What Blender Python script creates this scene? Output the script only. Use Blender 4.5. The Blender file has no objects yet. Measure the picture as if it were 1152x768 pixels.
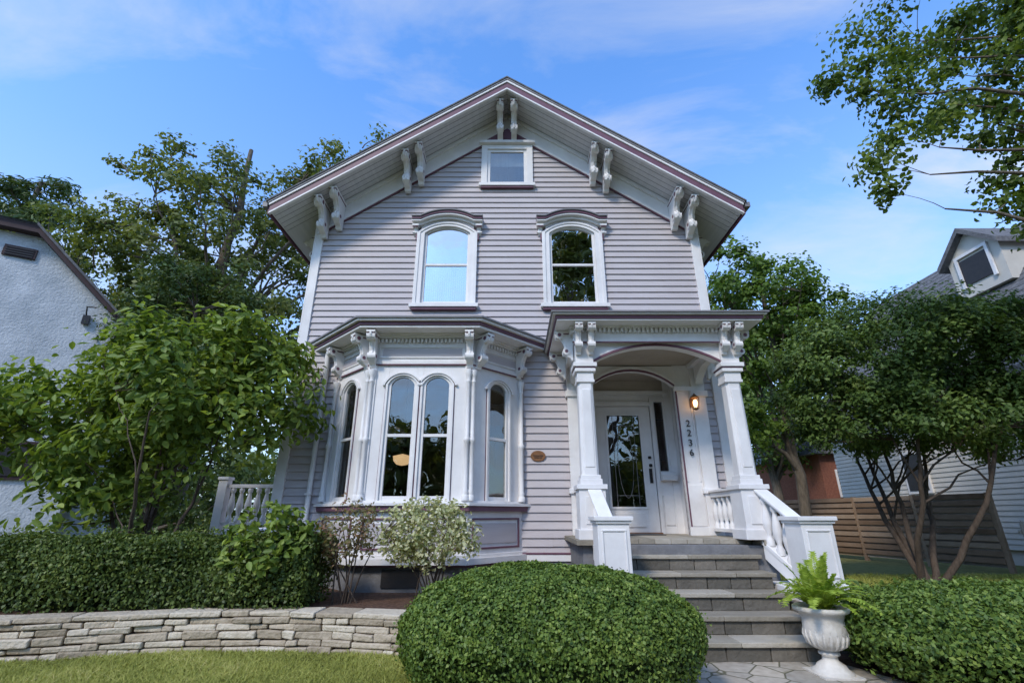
import bpy, math, random
import numpy as np
from mathutils import Matrix, Vector
random.seed(7)
rng = np.random.default_rng(7)
S = bpy.context.scene
R = math.radians
S.view_settings.view_transform = 'Standard'
S.view_settings.look = 'None'
S.view_settings.exposure = 0

# ------------------------------------------------------------------ materials
def newmat(name):
    m = bpy.data.materials.new(name); m.use_nodes = True
    nt = m.node_tree
    return m, nt, nt.nodes['Principled BSDF']
def N(nt, t, **kw):
    n = nt.nodes.new(t)
    for k, v in kw.items(): setattr(n, k, v)
    return n
def ramp(nt, stops):
    r = N(nt, 'ShaderNodeValToRGB'); e = r.color_ramp.elements
    while len(e) > 1: e.remove(e[-1])
    e[0].position = stops[0][0]; e[0].color = (*stops[0][1], 1)
    for p, c in stops[1:]:
        x = e.new(p); x.color = (*c, 1)
    return r
def noisy(name, c1, c2, scale=3, rough=.6, bump=.1, bscale=40, detail=6, spec=.3, stretch=(1,1,1)):
    m, nt, p = newmat(name)
    tc = N(nt, 'ShaderNodeTexCoord'); mp = N(nt, 'ShaderNodeMapping'); mp.inputs['Scale'].default_value = stretch
    nt.links.new(tc.outputs['Object'], mp.inputs['Vector'])
    n = N(nt, 'ShaderNodeTexNoise'); n.inputs['Scale'].default_value = scale; n.inputs['Detail'].default_value = detail
    n.inputs['Roughness'].default_value = .65
    nt.links.new(mp.outputs[0], n.inputs['Vector'])
    r = ramp(nt, [(.3, c1), (.7, c2)])
    nt.links.new(n.outputs['Fac'], r.inputs['Fac']); nt.links.new(r.outputs['Color'], p.inputs['Base Color'])
    p.inputs['Roughness'].default_value = rough
    p.inputs['Specular IOR Level'].default_value = spec
    if bump:
        n2 = N(nt, 'ShaderNodeTexNoise'); n2.inputs['Scale'].default_value = bscale; n2.inputs['Detail'].default_value = 4
        nt.links.new(mp.outputs[0], n2.inputs['Vector'])
        b = N(nt, 'ShaderNodeBump'); b.inputs['Strength'].default_value = bump; b.inputs['Distance'].default_value = .02
        nt.links.new(n2.outputs['Fac'], b.inputs['Height']); nt.links.new(b.outputs[0], p.inputs['Normal'])
    return m
def attrmat(name, stops, rough=.8, scale=12, bump=.5, bscale=30, mixn=.35, spec=.2):
    m, nt, p = newmat(name)
    a = N(nt, 'ShaderNodeAttribute', attribute_name='tone')
    tc = N(nt, 'ShaderNodeTexCoord')
    n = N(nt, 'ShaderNodeTexNoise'); n.inputs['Scale'].default_value = scale; n.inputs['Detail'].default_value = 8
    nt.links.new(tc.outputs['Object'], n.inputs['Vector'])
    mx = N(nt, 'ShaderNodeMix'); mx.inputs[0].default_value = mixn
    nt.links.new(a.outputs['Fac'], mx.inputs[2]); nt.links.new(n.outputs['Fac'], mx.inputs[3])
    r = ramp(nt, stops); nt.links.new(mx.outputs[0], r.inputs['Fac']); nt.links.new(r.outputs['Color'], p.inputs['Base Color'])
    p.inputs['Roughness'].default_value = rough; p.inputs['Specular IOR Level'].default_value = spec
    n2 = N(nt, 'ShaderNodeTexNoise'); n2.inputs['Scale'].default_value = bscale; n2.inputs['Detail'].default_value = 6
    nt.links.new(tc.outputs['Object'], n2.inputs['Vector'])
    b = N(nt, 'ShaderNodeBump'); b.inputs['Strength'].default_value = bump; b.inputs['Distance'].default_value = .02
    nt.links.new(n2.outputs['Fac'], b.inputs['Height']); nt.links.new(b.outputs[0], p.inputs['Normal'])
    return m
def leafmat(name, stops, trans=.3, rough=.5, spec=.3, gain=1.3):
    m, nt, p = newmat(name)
    a = N(nt, 'ShaderNodeAttribute', attribute_name='tone')
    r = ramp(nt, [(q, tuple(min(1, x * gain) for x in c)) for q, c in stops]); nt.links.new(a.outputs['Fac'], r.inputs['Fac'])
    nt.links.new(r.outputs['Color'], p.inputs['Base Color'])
    p.inputs['Roughness'].default_value = rough; p.inputs['Specular IOR Level'].default_value = spec
    if trans <= 0: return m
    t = N(nt, 'ShaderNodeBsdfTranslucent')
    g = N(nt, 'ShaderNodeMixRGB', blend_type='MULTIPLY'); g.inputs[0].default_value = 1
    g.inputs[2].default_value = (1.5, 1.45, .7, 1)
    nt.links.new(r.outputs['Color'], g.inputs[1]); nt.links.new(g.outputs[0], t.inputs['Color'])
    mx = N(nt, 'ShaderNodeMixShader'); mx.inputs[0].default_value = trans
    nt.links.new(p.outputs[0], mx.inputs[1]); nt.links.new(t.outputs[0], mx.inputs[2])
    nt.links.new(mx.outputs[0], nt.nodes['Material Output'].inputs['Surface'])
    return m
def glassmat(name, refl=.3, tint=(.75, .78, .78), wob=.02):
    m, nt, p = newmat(name); nt.nodes.remove(p)
    t = N(nt, 'ShaderNodeBsdfTransparent'); t.inputs[0].default_value = (*tint, 1)
    g = N(nt, 'ShaderNodeBsdfGlossy'); g.inputs['Roughness'].default_value = .01; g.inputs[0].default_value = (.95, .92, .90, 1)
    tc = N(nt, 'ShaderNodeTexCoord'); n = N(nt, 'ShaderNodeTexNoise'); n.inputs['Scale'].default_value = 2.5; n.inputs['Detail'].default_value = 1
    nt.links.new(tc.outputs['Object'], n.inputs['Vector'])
    b = N(nt, 'ShaderNodeBump'); b.inputs['Strength'].default_value = wob * 5; b.inputs['Distance'].default_value = .05
    nt.links.new(n.outputs['Fac'], b.inputs['Height']); nt.links.new(b.outputs[0], g.inputs['Normal'])
    mx = N(nt, 'ShaderNodeMixShader'); mx.inputs[0].default_value = refl
    nt.links.new(t.outputs[0], mx.inputs[1]); nt.links.new(g.outputs[0], mx.inputs[2])
    nt.links.new(mx.outputs[0], nt.nodes['Material Output'].inputs['Surface'])
    return m
def emis(name, c, s):
    m, nt, p = newmat(name)
    p.inputs['Base Color'].default_value = (*c, 1); p.inputs['Emission Color'].default_value = (*c, 1); p.inputs['Emission Strength'].default_value = s
    return m

M_SIDE = noisy('lavender_grey_paint', (.44, .395, .405), (.51, .465, .47), 1.5, .6, .06, 60, stretch=(1, 1, 6))
M_WHITE = noisy('white_trim_paint', (.66, .63, .62), (.80, .775, .765), 2.5, .5, .05, 50)
M_PURP = noisy('plum_trim_paint', (.125, .055, .08), (.175, .085, .115), 3, .5, .05, 50)
M_SOFF = noisy('soffit_paint', (.52, .51, .52), (.62, .60, .61), 2, .6, .1, 30, stretch=(8, .4, 8))
M_SHING = noisy('asphalt_shingles', (.08, .08, .085), (.19, .185, .19), 8, .9, .5, 60)
M_METAL = noisy('grey_roof_edge', (.17, .16, .17), (.24, .23, .24), 4, .5, .05)
M_FOUND = noisy('foundation_stone', (.13, .13, .14), (.22, .215, .22), 5, .9, .5, 20)
M_INT = noisy('interior_plaster', (.14, .11, .085), (.20, .165, .13), 1, .8, 0)
M_CEIL = noisy('porch_ceiling', (.34, .29, .24), (.42, .36, .30), 2, .6, .05)
M_GLASS = glassmat('window_glass', .50)
M_GLASSD = glassmat('window_glass_dark', .13)
M_CURT = noisy('curtain', (.45, .45, .45), (.6, .6, .6), 3, .9, .1, 10, stretch=(12, 12, .3))
M_BLACK = noisy('black_metal', (.02, .02, .022), (.035, .03, .03), 10, .4, .1)
M_BRONZE = noisy('bronze', (.16, .07, .03), (.25, .12, .05), 20, .4, .3)
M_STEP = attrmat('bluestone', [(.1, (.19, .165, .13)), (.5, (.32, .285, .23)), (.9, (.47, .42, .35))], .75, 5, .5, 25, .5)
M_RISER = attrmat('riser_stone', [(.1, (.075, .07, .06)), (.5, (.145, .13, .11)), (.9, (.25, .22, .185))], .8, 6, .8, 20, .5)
M_LIME = attrmat('limestone', [(.15, (.30, .24, .17)), (.45, (.47, .39, .29)), (.85, (.66, .58, .46))], .9, 9, 1.0, 25, .45)
M_URN = noisy('white_cast_stone', (.48, .44, .39), (.68, .64, .59), 6, .8, .3, 30)
M_MULCH = noisy('mulch', (.045, .025, .017), (.16, .09, .06), 25, .95, 1.0, 60)
M_BARK = noisy('bark', (.075, .06, .046), (.19, .155, .12), 6, .95, .8, 25, stretch=(3, 3, .6))
M_BARKR = noisy('reddish_bark', (.05, .036, .028), (.12, .088, .066), 9, .9, .6, 30, stretch=(3, 3, .6))
M_STUCCO = noisy('white_stucco', (.37, .40, .43), (.55, .57, .60), 2.0, .9, 1.0, 18)
M_MAROON = noisy('maroon_fascia', (.035, .018, .02), (.055, .03, .03), 3, .6, .1)
M_CREAM = noisy('cream_siding', (.52, .48, .42), (.62, .58, .52), 1.5, .6, .05)
M_BRICK = noisy('red_brick', (.16, .06, .04), (.28, .11, .07), 10, .9, .4)
M_FENCE = attrmat('fence_wood', [(.1, (.14, .085, .05)), (.5, (.27, .18, .12)), (.9, (.42, .31, .22))], .8, 4, .4, 15, .4)
M_FENCE2 = attrmat('weathered_wood', [(.1, (.17, .145, .12)), (.5, (.32, .27, .23)), (.9, (.46, .41, .36))], .85, 4, .4, 15, .4)
M_BULB = emis('warm_bulb', (1, .55, .2), 9)
M_SHADE = emis('pendant_glow', (1, .62, .32), 1.3)

G = {
 'magnolia': leafmat('magnolia_leaf', [(0, (.04, .065, .012)), (.4, (.10, .15, .026)), (.75, (.19, .25, .045)), (1, (.30, .35, .085))], .33),
 'box': leafmat('boxwood_leaf', [(0, (.020, .040, .010)), (.45, (.065, .11, .02)), (.8, (.135, .19, .035)), (1, (.22, .27, .06))], .2),
 'hedge': leafmat('hedge_leaf', [(0, (.020, .035, .010)), (.5, (.055, .086, .018)), (.85, (.12, .155, .033)), (1, (.19, .22, .06))], .2),
 'oak': leafmat('oak_leaf', [(0, (.035, .05, .014)), (.5, (.095, .12, .028)), (1, (.22, .225, .065))], .35),
 'dark': leafmat('evergreen_leaf', [(0, (.018, .034, .013)), (.5, (.05, .08, .022)), (1, (.10, .14, .04))], .2),
 'maple': leafmat('maple_leaf', [(0, (.025, .045, .009)), (.5, (.075, .115, .017)), (1, (.18, .22, .035))], .4),
 'bright': leafmat('bright_leaf', [(0, (.03, .06, .010)), (.5, (.08, .135, .022)), (1, (.17, .24, .04))], .38),
 'burn': leafmat('dense_leaf', [(0, (.022, .04, .011)), (.5, (.07, .115, .025)), (.85, (.14, .195, .045)), (1, (.22, .27, .08))], .28),
 'varieg': leafmat('variegated_leaf', [(0, (.12, .15, .05)), (.4, (.26, .28, .12)), (.7, (.48, .47, .30)), (1, (.62, .58, .42))], .3, gain=1.2),
 'redleaf': leafmat('reddish_leaf', [(0, (.09, .07, .035)), (.5, (.17, .17, .07)), (.8, (.22, .12, .08)), (1, (.33, .24, .16))], .3),
 'grass': leafmat('grass_blade', [(0, (.09, .095, .02)), (.5, (.21, .225, .045)), (.85, (.32, .31, .09)), (1, (.44, .37, .18))], .3, .6, .2),
 'fern': leafmat('fern_leaf', [(0, (.10, .16, .02)), (.5, (.23, .31, .04)), (1, (.38, .44, .08))], .4),
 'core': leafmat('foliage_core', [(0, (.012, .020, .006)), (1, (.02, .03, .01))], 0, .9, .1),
}

# ------------------------------------------------------------------ builder
def empty(name, loc=(0, 0, 0)):
    e = bpy.data.objects.new(name, None); S.collection.objects.link(e); e.location = loc
    e.empty_display_size = .2
    return e
class B:
    def __init__(s):
        s.v = []; s.f = []; s.m = []; s.sm = []; s.r = []; s.mats = []; s.M = Matrix.Identity(4)
    def mi(s, m):
        if m not in s.mats: s.mats.append(m)
        return s.mats.index(m)
    def add(s, vs, fs, m, smooth=False, r=None):
        o = len(s.v); s.v += [tuple(s.M @ Vector(p)) for p in vs]
        k = s.mi(m); r = random.random() if r is None else r
        for f in fs:
            s.f.append([o + i for i in f]); s.m.append(k); s.sm.append(smooth); s.r.append(r)
    def box(s, x0, x1, y0, y1, z0, z1, m, r=None, jit=0):
        vs = [(x, y, z) for z in (z0, z1) for y in (y0, y1) for x in (x0, x1)]
        if jit: vs = [(a + random.uniform(-jit, jit), b + random.uniform(-jit, jit), c + random.uniform(-jit, jit)) for a, b, c in vs]
        s.add(vs, [(0, 2, 3, 1), (4, 5, 7, 6), (0, 1, 5, 4), (2, 6, 7, 3), (0, 4, 6, 2), (1, 3, 7, 5)], m, r=r)
    def prism(s, pts, a, b, m, axis='y'):
        n = len(pts)
        if axis == 'y': vs = [(p[0], a, p[1]) for p in pts] + [(p[0], b, p[1]) for p in pts]
        elif axis == 'x': vs = [(a, p[0], p[1]) for p in pts] + [(b, p[0], p[1]) for p in pts]
        else: vs = [(p[0], p[1], a) for p in pts] + [(p[0], p[1], b) for p in pts]
        fs = [tuple(range(n)), tuple(range(2 * n - 1, n - 1, -1))] + [(i, i + n, (i + 1) % n + n, (i + 1) % n) for i in range(n)]
        s.add(vs, fs, m)
    def strip(s, inn, out, a, b, m):
        n = len(inn)
        vs = [(p[0], a, p[1]) for p in inn] + [(p[0], a, p[1]) for p in out] + [(p[0], b, p[1]) for p in inn] + [(p[0], b, p[1]) for p in out]
        fs = []
        for i in range(n - 1):
            fs += [(i, i + 1, n + i + 1, n + i), (2 * n + i, 3 * n + i, 3 * n + i + 1, 2 * n + i + 1), (i, 2 * n + i, 2 * n + i + 1, i + 1), (n + i, n + i + 1, 3 * n + i + 1, 3 * n + i)]
        fs += [(0, n, 3 * n, 2 * n), (n - 1, 3 * n - 1, 4 * n - 1, 2 * n - 1)]
        s.add(vs, fs, m)
    def tube(s, pts, rad, m, n=8, r=None):
        pts = [Vector(p) for p in pts]; k = len(pts); vs = []
        for i, p in enumerate(pts):
            t = (pts[min(i + 1, k - 1)] - pts[max(i - 1, 0)]).normalized()
            u = t.orthogonal().normalized() if abs(t.z) > .99 else t.cross(Vector((0, 0, 1))).normalized()
            w = t.cross(u)
            rr = rad[i] if hasattr(rad, '__len__') else rad
            vs += [tuple(p + (u * math.cos(2 * math.pi * j / n) + w * math.sin(2 * math.pi * j / n)) * rr) for j in range(n)]
        fs = [(i * n + j, i * n + (j + 1) % n, (i + 1) * n + (j + 1) % n, (i + 1) * n + j) for i in range(k - 1) for j in range(n)]
        s.add(vs, fs, m, True, r); s.add([vs[i] for i in range(n)], [tuple(range(n))], m); s.add(vs[-n:], [tuple(range(n))], m)
    def lathe(s, cx, cy, prof, m, n=14, sq=False):
        vs = []
        for r_, z in prof:
            vs += [(cx + r_ * math.cos(2 * math.pi * j / n), cy + r_ * math.sin(2 * math.pi * j / n), z) for j in range(n)]
        k = len(prof)
        fs = [(i * n + j, i * n + (j + 1) % n, (i + 1) * n + (j + 1) % n, (i + 1) * n + j) for i in range(k - 1) for j in range(n)]
        s.add(vs, fs, m, True)
        s.add(vs[:n], [tuple(range(n))], m); s.add(vs[-n:], [tuple(range(n))], m)
    def done(s, name, parent=None, bevel=0):
        me = bpy.data.meshes.new(name); me.from_pydata(s.v, [], s.f)
        for m in s.mats: me.materials.append(m)
        me.polygons.foreach_set('material_index', s.m); me.polygons.foreach_set('use_smooth', s.sm)
        a = me.attributes.new('tone', 'FLOAT', 'FACE'); a.data.foreach_set('value', s.r)
        me.update(); o = bpy.data.objects.new(name, me); S.collection.objects.link(o)
        if parent: o.parent = parent
        if bevel:
            md = o.modifiers.new('bevel', 'BEVEL'); md.width = bevel; md.segments = 2; md.limit_method = 'ANGLE'; md.angle_limit = R(40)
        return o
def T(x=0, y=0, z=0, a=0): return Matrix.Translation((x, y, z)) @ Matrix.Rotation(R(a), 4, 'Z')

def arch(cx, w, zs, rise, n=12):
    h = w / 2; rad = (h * h + rise * rise) / (2 * rise); zc = zs + rise - rad; a0 = math.asin(min(1, h / rad))
    return [(cx + rad * math.sin(-a0 + 2 * a0 * i / n), zc + rad * math.cos(-a0 + 2 * a0 * i / n)) for i in range(n + 1)]
def jamb(cx, w, z0, zs, rise, off, bottom=0):
    return [(cx - w / 2 - off, z0 - bottom)] + [p for p in arch(cx, w + 2 * off, zs, rise + off * .6)] + [(cx + w / 2 + off, z0 - bottom)]
def archfill(b, cx, w, zs, rise, ztop, y0, y1, m, side=0):
    b.strip([(p[0], p[1]) for p in arch(cx, w, zs, rise)], [(p[0], ztop) for p in arch(cx, w, zs, rise)], y0, y1, m)
def window(b, gl, cx, w, z0, zs, rise, cas=.10, gm=None, proud=.05):
    inn = jamb(cx, w, z0, zs, rise, 0); sash = jamb(cx, w, z0, zs, rise, -.045, -.0)
    if cas: b.strip(inn, jamb(cx, w, z0, zs, rise, cas), -proud, .03, M_WHITE)
    if cas: b.strip(jamb(cx, w, z0, zs, rise, cas * .62), jamb(cx, w, z0, zs, rise, cas + .012), -proud - .018, -proud + .002, M_WHITE)
    b.strip(sash, inn, .0, .055, M_WHITE)
    zm = (z0 + zs + rise) / 2
    b.box(cx - w / 2 + .04, cx + w / 2 - .04, .004, .06, zm - .022, zm + .022, M_WHITE)
    b.box(cx - w / 2 + .04, cx + w / 2 - .04, .006, .058, z0, z0 + .06, M_WHITE)
    gl.prism(sash, .028, .032, gm or M_GLASS)
def bracket(b, x, w, d, h, ztop, m=M_WHITE):
    P = [(0, 0), (-d, 0), (-d, -.10 * h), (-.93 * d, -.2 * h), (-.80 * d, -.22 * h), (-.64 * d, -.30 * h), (-.52 * d, -.42 * h), (-.46 * d, -.55 * h), (-.52 * d, -.66 * h), (-.50 * d, -.80 * h), (-.34 * d, -.88 * h), (-.18 * d, -.92 * h), (-.12 * d, -h), (0, -h)]
    b.prism([(p[0], p[1] + ztop) for p in P], x - w / 2, x + w / 2, m, 'x')
    b.prism([(p[0] * 1.05 - .008, p[1] * .93 - .03 * h + ztop) for p in P[1:12]] + [(-.02, ztop - .88 * h), (-.02, ztop - .04)], x - w * .16, x + w * .16, m, 'x')
    for (py, pz, rr, mm_) in ((-.80 * d, -.14 * h, .17 * h, m), (-.40 * d, -.70 * h, .15 * h, m), (-.80 * d, -.14 * h, .07 * h, M_PURP), (-.40 * d, -.70 * h, .06 * h, M_PURP)):
        n = 12
        vs = []; e = .016 if mm_ is m else .021
        for xx in (x - w / 2 - e, x + w / 2 + e):
            vs += [(xx, py + rr * .75 * math.cos(2 * math.pi * j / n), ztop + pz + rr * .75 * math.sin(2 * math.pi * j / n)) for j in range(n)]
        b.add(vs, [tuple(range(n)), tuple(range(2 * n - 1, n - 1, -1))] + [(j, (j + 1) % n, (j + 1) % n + n, j + n) for j in range(n)], mm_)
    b.box(x - w / 2 - .018, x + w / 2 + .018, -d - .018, 0, ztop - .035, ztop, m)
    b.box(x - w / 2 - .010, x + w / 2 + .010, -d - .010, 0, ztop - .052, ztop - .036, M_PURP)

# ------------------------------------------------------------------ HOUSE
H = empty('victorian_house', (0, 7.8, 0))
HX = -.10; HW = 3.62; WY = 7.8
def hdone(b, name, bevel=0):
    o = b.done(name, H, bevel); o.matrix_parent_inverse = Matrix.Translation((0, -7.8, 0)); return o
ZA = 9.52; SL = .692; XE = 4.22
def rz(x, off=0): return ZA - SL * abs(x - HX) - off
openings = [(-1.72, -.74, 4.84, 6.50), (.66, 1.62, 4.84, 6.50), (HX - .44, HX + .44, 7.52, 8.42), (-2.93, .13, 1.0, 4.0), (1.31, 2.72, 1.0, 3.64)]
b = B(); b.M = T(0, WY)
z = .74; pitch = .122
while z < 9.2:
    zt = z + pitch
    lim = (ZA - .3 - z) / SL
    half = min(HW - .02, lim)
    if half < .05: break
    iv = [(HX - half, HX + half)]
    for (a, c, z0, z1) in openings:
        if zt > z0 + .001 and z < z1 - .001:
            nv = []
            for (p, q) in iv:
                if c <= p or a >= q: nv.append((p, q))
                else:
                    if a > p: nv.append((p, a))
                    if c < q: nv.append((c, q))
            iv = nv
    for (p, q) in iv:
        cuts = [p]; xx = p + random.uniform(1.2, 3.5)
        while xx < q - .5: cuts.append(xx); xx += random.uniform(2, 3.8)
        cuts.append(q)
        for i in range(len(cuts) - 1):
            u, v_ = cuts[i], cuts[i + 1] - (.0015 if i < len(cuts) - 2 else 0)
            jz = random.uniform(-.002, .002)
            vs = [(u, -.032, z + jz), (v_, -.032, z + jz), (v_, -.006, zt + .006), (u, -.006, zt + .006), (u, .03, z), (v_, .03, z), (v_, .03, zt + .006), (u, .03, zt + .006)]
            b.add(vs, [(0, 1, 2, 3), (4, 7, 6, 5), (0, 4, 5, 1), (3, 2, 6, 7), (0, 3, 7, 4), (1, 5, 6, 2)], M_SIDE)
    z += pitch
hdone(b, 'clapboard_siding')
b = B(); b.M = T(0, WY)
for sx in (-1, 1):
    x0 = HX + sx * HW; x1 = HX + sx * (HW - .12)
    b.box(min(x0, x1), max(x0, x1), .031, 11, .0, 6.6, M_SIDE)
b.box(HX - HW + .13, HX + HW - .13, 10.9, 11, 0, 9, M_SIDE)
b.box(HX - HW + .13, HX + HW - .13, .04, 10.8, .94, 1.0, M_INT)
b.box(HX - HW + .13, HX + HW - .13, .04, 10.8, 4.12, 4.2, M_INT)
b.box(HX - HW + .13, HX + HW - .13, .04, 10.8, 6.95, 7.05, M_INT)
b.box(HX - HW + .13, HX + HW - .13, 3.2, 3.3, 1.0, 9, M_INT)
b.box(.35, .45, .04, 3.2, 1.0, 4.1, M_INT)
b.box(0., .1, .04, 3.2, 4.2, 6.9, M_INT)
hdone(b, 'walls')
b = B(); b.M = T(0, WY)
b.box(HX - HW - .02, HX + HW + .02, -.05, 11, -.05, .66, M_FOUND)
b.box(HX - HW - .03, HX + HW + .03, -.075, .03, .66, .76, M_WHITE)
b.box(HX - HW - .035, HX + HW + .035, -.085, .03, .755, .78, M_PURP)
hdone(b, 'foundation', .006)

def chev(b, o0, o1, y0, y1, m, hw):
    b.prism([(HX - hw, rz(HX - hw, o0)), (HX, ZA - o0), (HX + hw, rz(HX + hw, o0)), (HX + hw, rz(HX + hw, o1)), (HX, ZA - o1), (HX - hw, rz(HX - hw, o1))], y0, y1, m)
b = B(); b.M = T(0, WY)
chev(b, .0, .035, -.80, 11.5, M_SHING, XE + .05)
chev(b, .035, .27, -.72, 11.4, M_SOFF, XE - .03)
chev(b, .030, .075, -.785, -.72, M_METAL, XE + .02)
chev(b, .075, .125, -.772, -.72, M_WHITE, XE + .0)
chev(b, .125, .262, -.750, -.72, M_PURP, XE - .01)
chev(b, .262, .300, -.757, -.70, M_WHITE, XE - .012)
for sx in (-1, 1):
    x = HX + sx * (XE - .0)
    zz = rz(x)
    b.box(min(x, x + sx * .03), max(x, x + sx * .03), -.72, 11.3, zz - .28, zz - .09, M_PURP)
    b.box(min(x + sx * .03, x + sx * .12), max(x + sx * .03, x + sx * .12), -.76, 11.3, zz - .15, zz - .05, M_METAL)
for k in range(1, 6):
    y = -.72 + k * .12
    chev(b, .266, .276, y, y + .008, M_METAL, XE - .05)
hdone(b, 'roof', .004)

b = B(); b.M = T(0, WY)
chev(b, .27, .70, -.05, -.005, M_WHITE, HW)
chev(b, .27, .36, -.10, -.045, M_WHITE, HW + .01)
chev(b, .64, .70, -.075, -.045, M_WHITE, HW + .002)
chev(b, .697, .725, -.062, -.02, M_PURP, HW - .1)
for sx in (-1, 1):
    x0 = HX + sx * (HW + .01); x1 = HX + sx * (HW - .13)
    b.box(min(x0, x1), max(x0, x1), -.055, .03, .775, 6.45, M_WHITE)
    b.box(min(x0, x0 + sx * .03), max(x0, x0 + sx * .03), -.052, .10, .775, 6.6, M_WHITE)
    b.box(min(x0 + sx * .001, x0 + sx * .04), max(x0 + sx * .001, x0 + sx * .04), .1, 11, 6.25, 6.8, M_WHITE)
hdone(b, 'rake_frieze_and_corner_boards', .005)
b = B()
for dx in (-3.46, -3.20, -1.95, -1.70, -.14, .14, 1.70, 1.95, 3.20, 3.46):
    x = HX + dx
    b.M = T(0, WY - .05)
    bracket(b, x, .11, .56, .60, rz(x + (.055 if dx > 0 else -.055), .27))
b.M = T(HX - HW - .03, WY + .45, 0, -90)
bracket(b, 0, .1, .5, .6, 6.58)
bracket(b, -2.0, .1, .5, .6, 6.58)
b.M = T(HX + HW + .03, WY + .45, 0, 90)
bracket(b, 0, .1, .5, .6, 6.58)
hdone(b, 'eave_brackets', .008)

# upper windows
b = B(); gl = B(); b.M = T(0, WY - .02); gl.M = b.M
for cx, gm in ((-1.23, M_GLASS), (1.14, M_GLASS)):
    window(b, gl, cx, .86, 4.88, 6.36, .15, .13, gm, .05)
    b.box(cx - .62, cx + .62, -.10, .03, 4.80, 4.87, M_WHITE)
    b.box(cx - .58, cx + .58, -.075, .02, 4.755, 4.80, M_PURP)
    def hp(o, ww):
        a = arch(cx, ww, 6.50 + o, .14, 12)
        return [(a[0][0] - .17, a[0][1])] + a + [(a[-1][0] + .17, a[-1][1])]
    b.strip(hp(.0, 1.0), hp(.05, 1.0), -.10, .0, M_WHITE)
    b.strip(hp(.05, 1.0), hp(.085, 1.0), -.17, .0, M_WHITE)
    b.strip(hp(.085, 1.0), hp(.13, 1.0), -.19, .0, M_PURP)
    b.strip(hp(.13, 1.0), hp(.155, 1.02), -.215, .0, M_METAL)
    b.strip(hp(-.08, 1.0)[1:-1], hp(.0, 1.0)[1:-1], -.045, .0, M_WHITE)
    b.strip(jamb(cx, .86, 6.2, 6.36, .15, .142), jamb(cx, .86, 6.2, 6.36, .15, .17), -.055, .0, M_PURP)
    for sx in (-1, 1):
        bracket(b, cx + sx * .60, .085, .12, .20, 6.50)
# attic window
b.box(HX - .52, HX - .40, -.05, .03, 7.50, 8.47, M_WHITE); b.box(HX + .40, HX + .52, -.05, .03, 7.50, 8.47, M_WHITE)
b.box(HX - .40, HX + .40, -.05, .03, 8.36, 8.47, M_WHITE); b.box(HX - .56, HX + .56, -.09, .03, 7.43, 7.50, M_WHITE)
b.box(HX - .52, HX + .52, -.07, .02, 7.39, 7.43, M_PURP)
b.box(HX - .57, HX + .57, -.12, .02, 8.472, 8.53, M_WHITE)
for (u, v_, w_, x_) in ((-.40, -.34, 7.5, 8.36), (.34, .40, 7.5, 8.36), (-.34, .34, 7.5, 7.56), (-.34, .34, 8.3, 8.36)):
    b.box(HX + u, HX + v_, -.02, .03, w_, x_, M_WHITE)
b.prism([(HX - .46, 8.535), (HX + .46, 8.535), (HX, 8.86)], -.085, .0, M_PURP)
gl.box(HX - .35, HX + .35, .0, .004, 7.55, 8.31, M_GLASSD)
hdone(b, 'upper_window_frames', .004); hdone(gl, 'upper_window_glass')
b = B(); b.M = T(0, WY)
for k in range(22):
    x = -1.66 + k * .04; b.box(x, x + .028, .14 + .012 * (k % 2), .15 + .012 * (k % 2), 4.9, 5.66, M_CURT)
b.box(HX - .36, HX + .36, .10, .11, 8.05, 8.35, M_CURT)
hdone(b, 'curtain')

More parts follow.
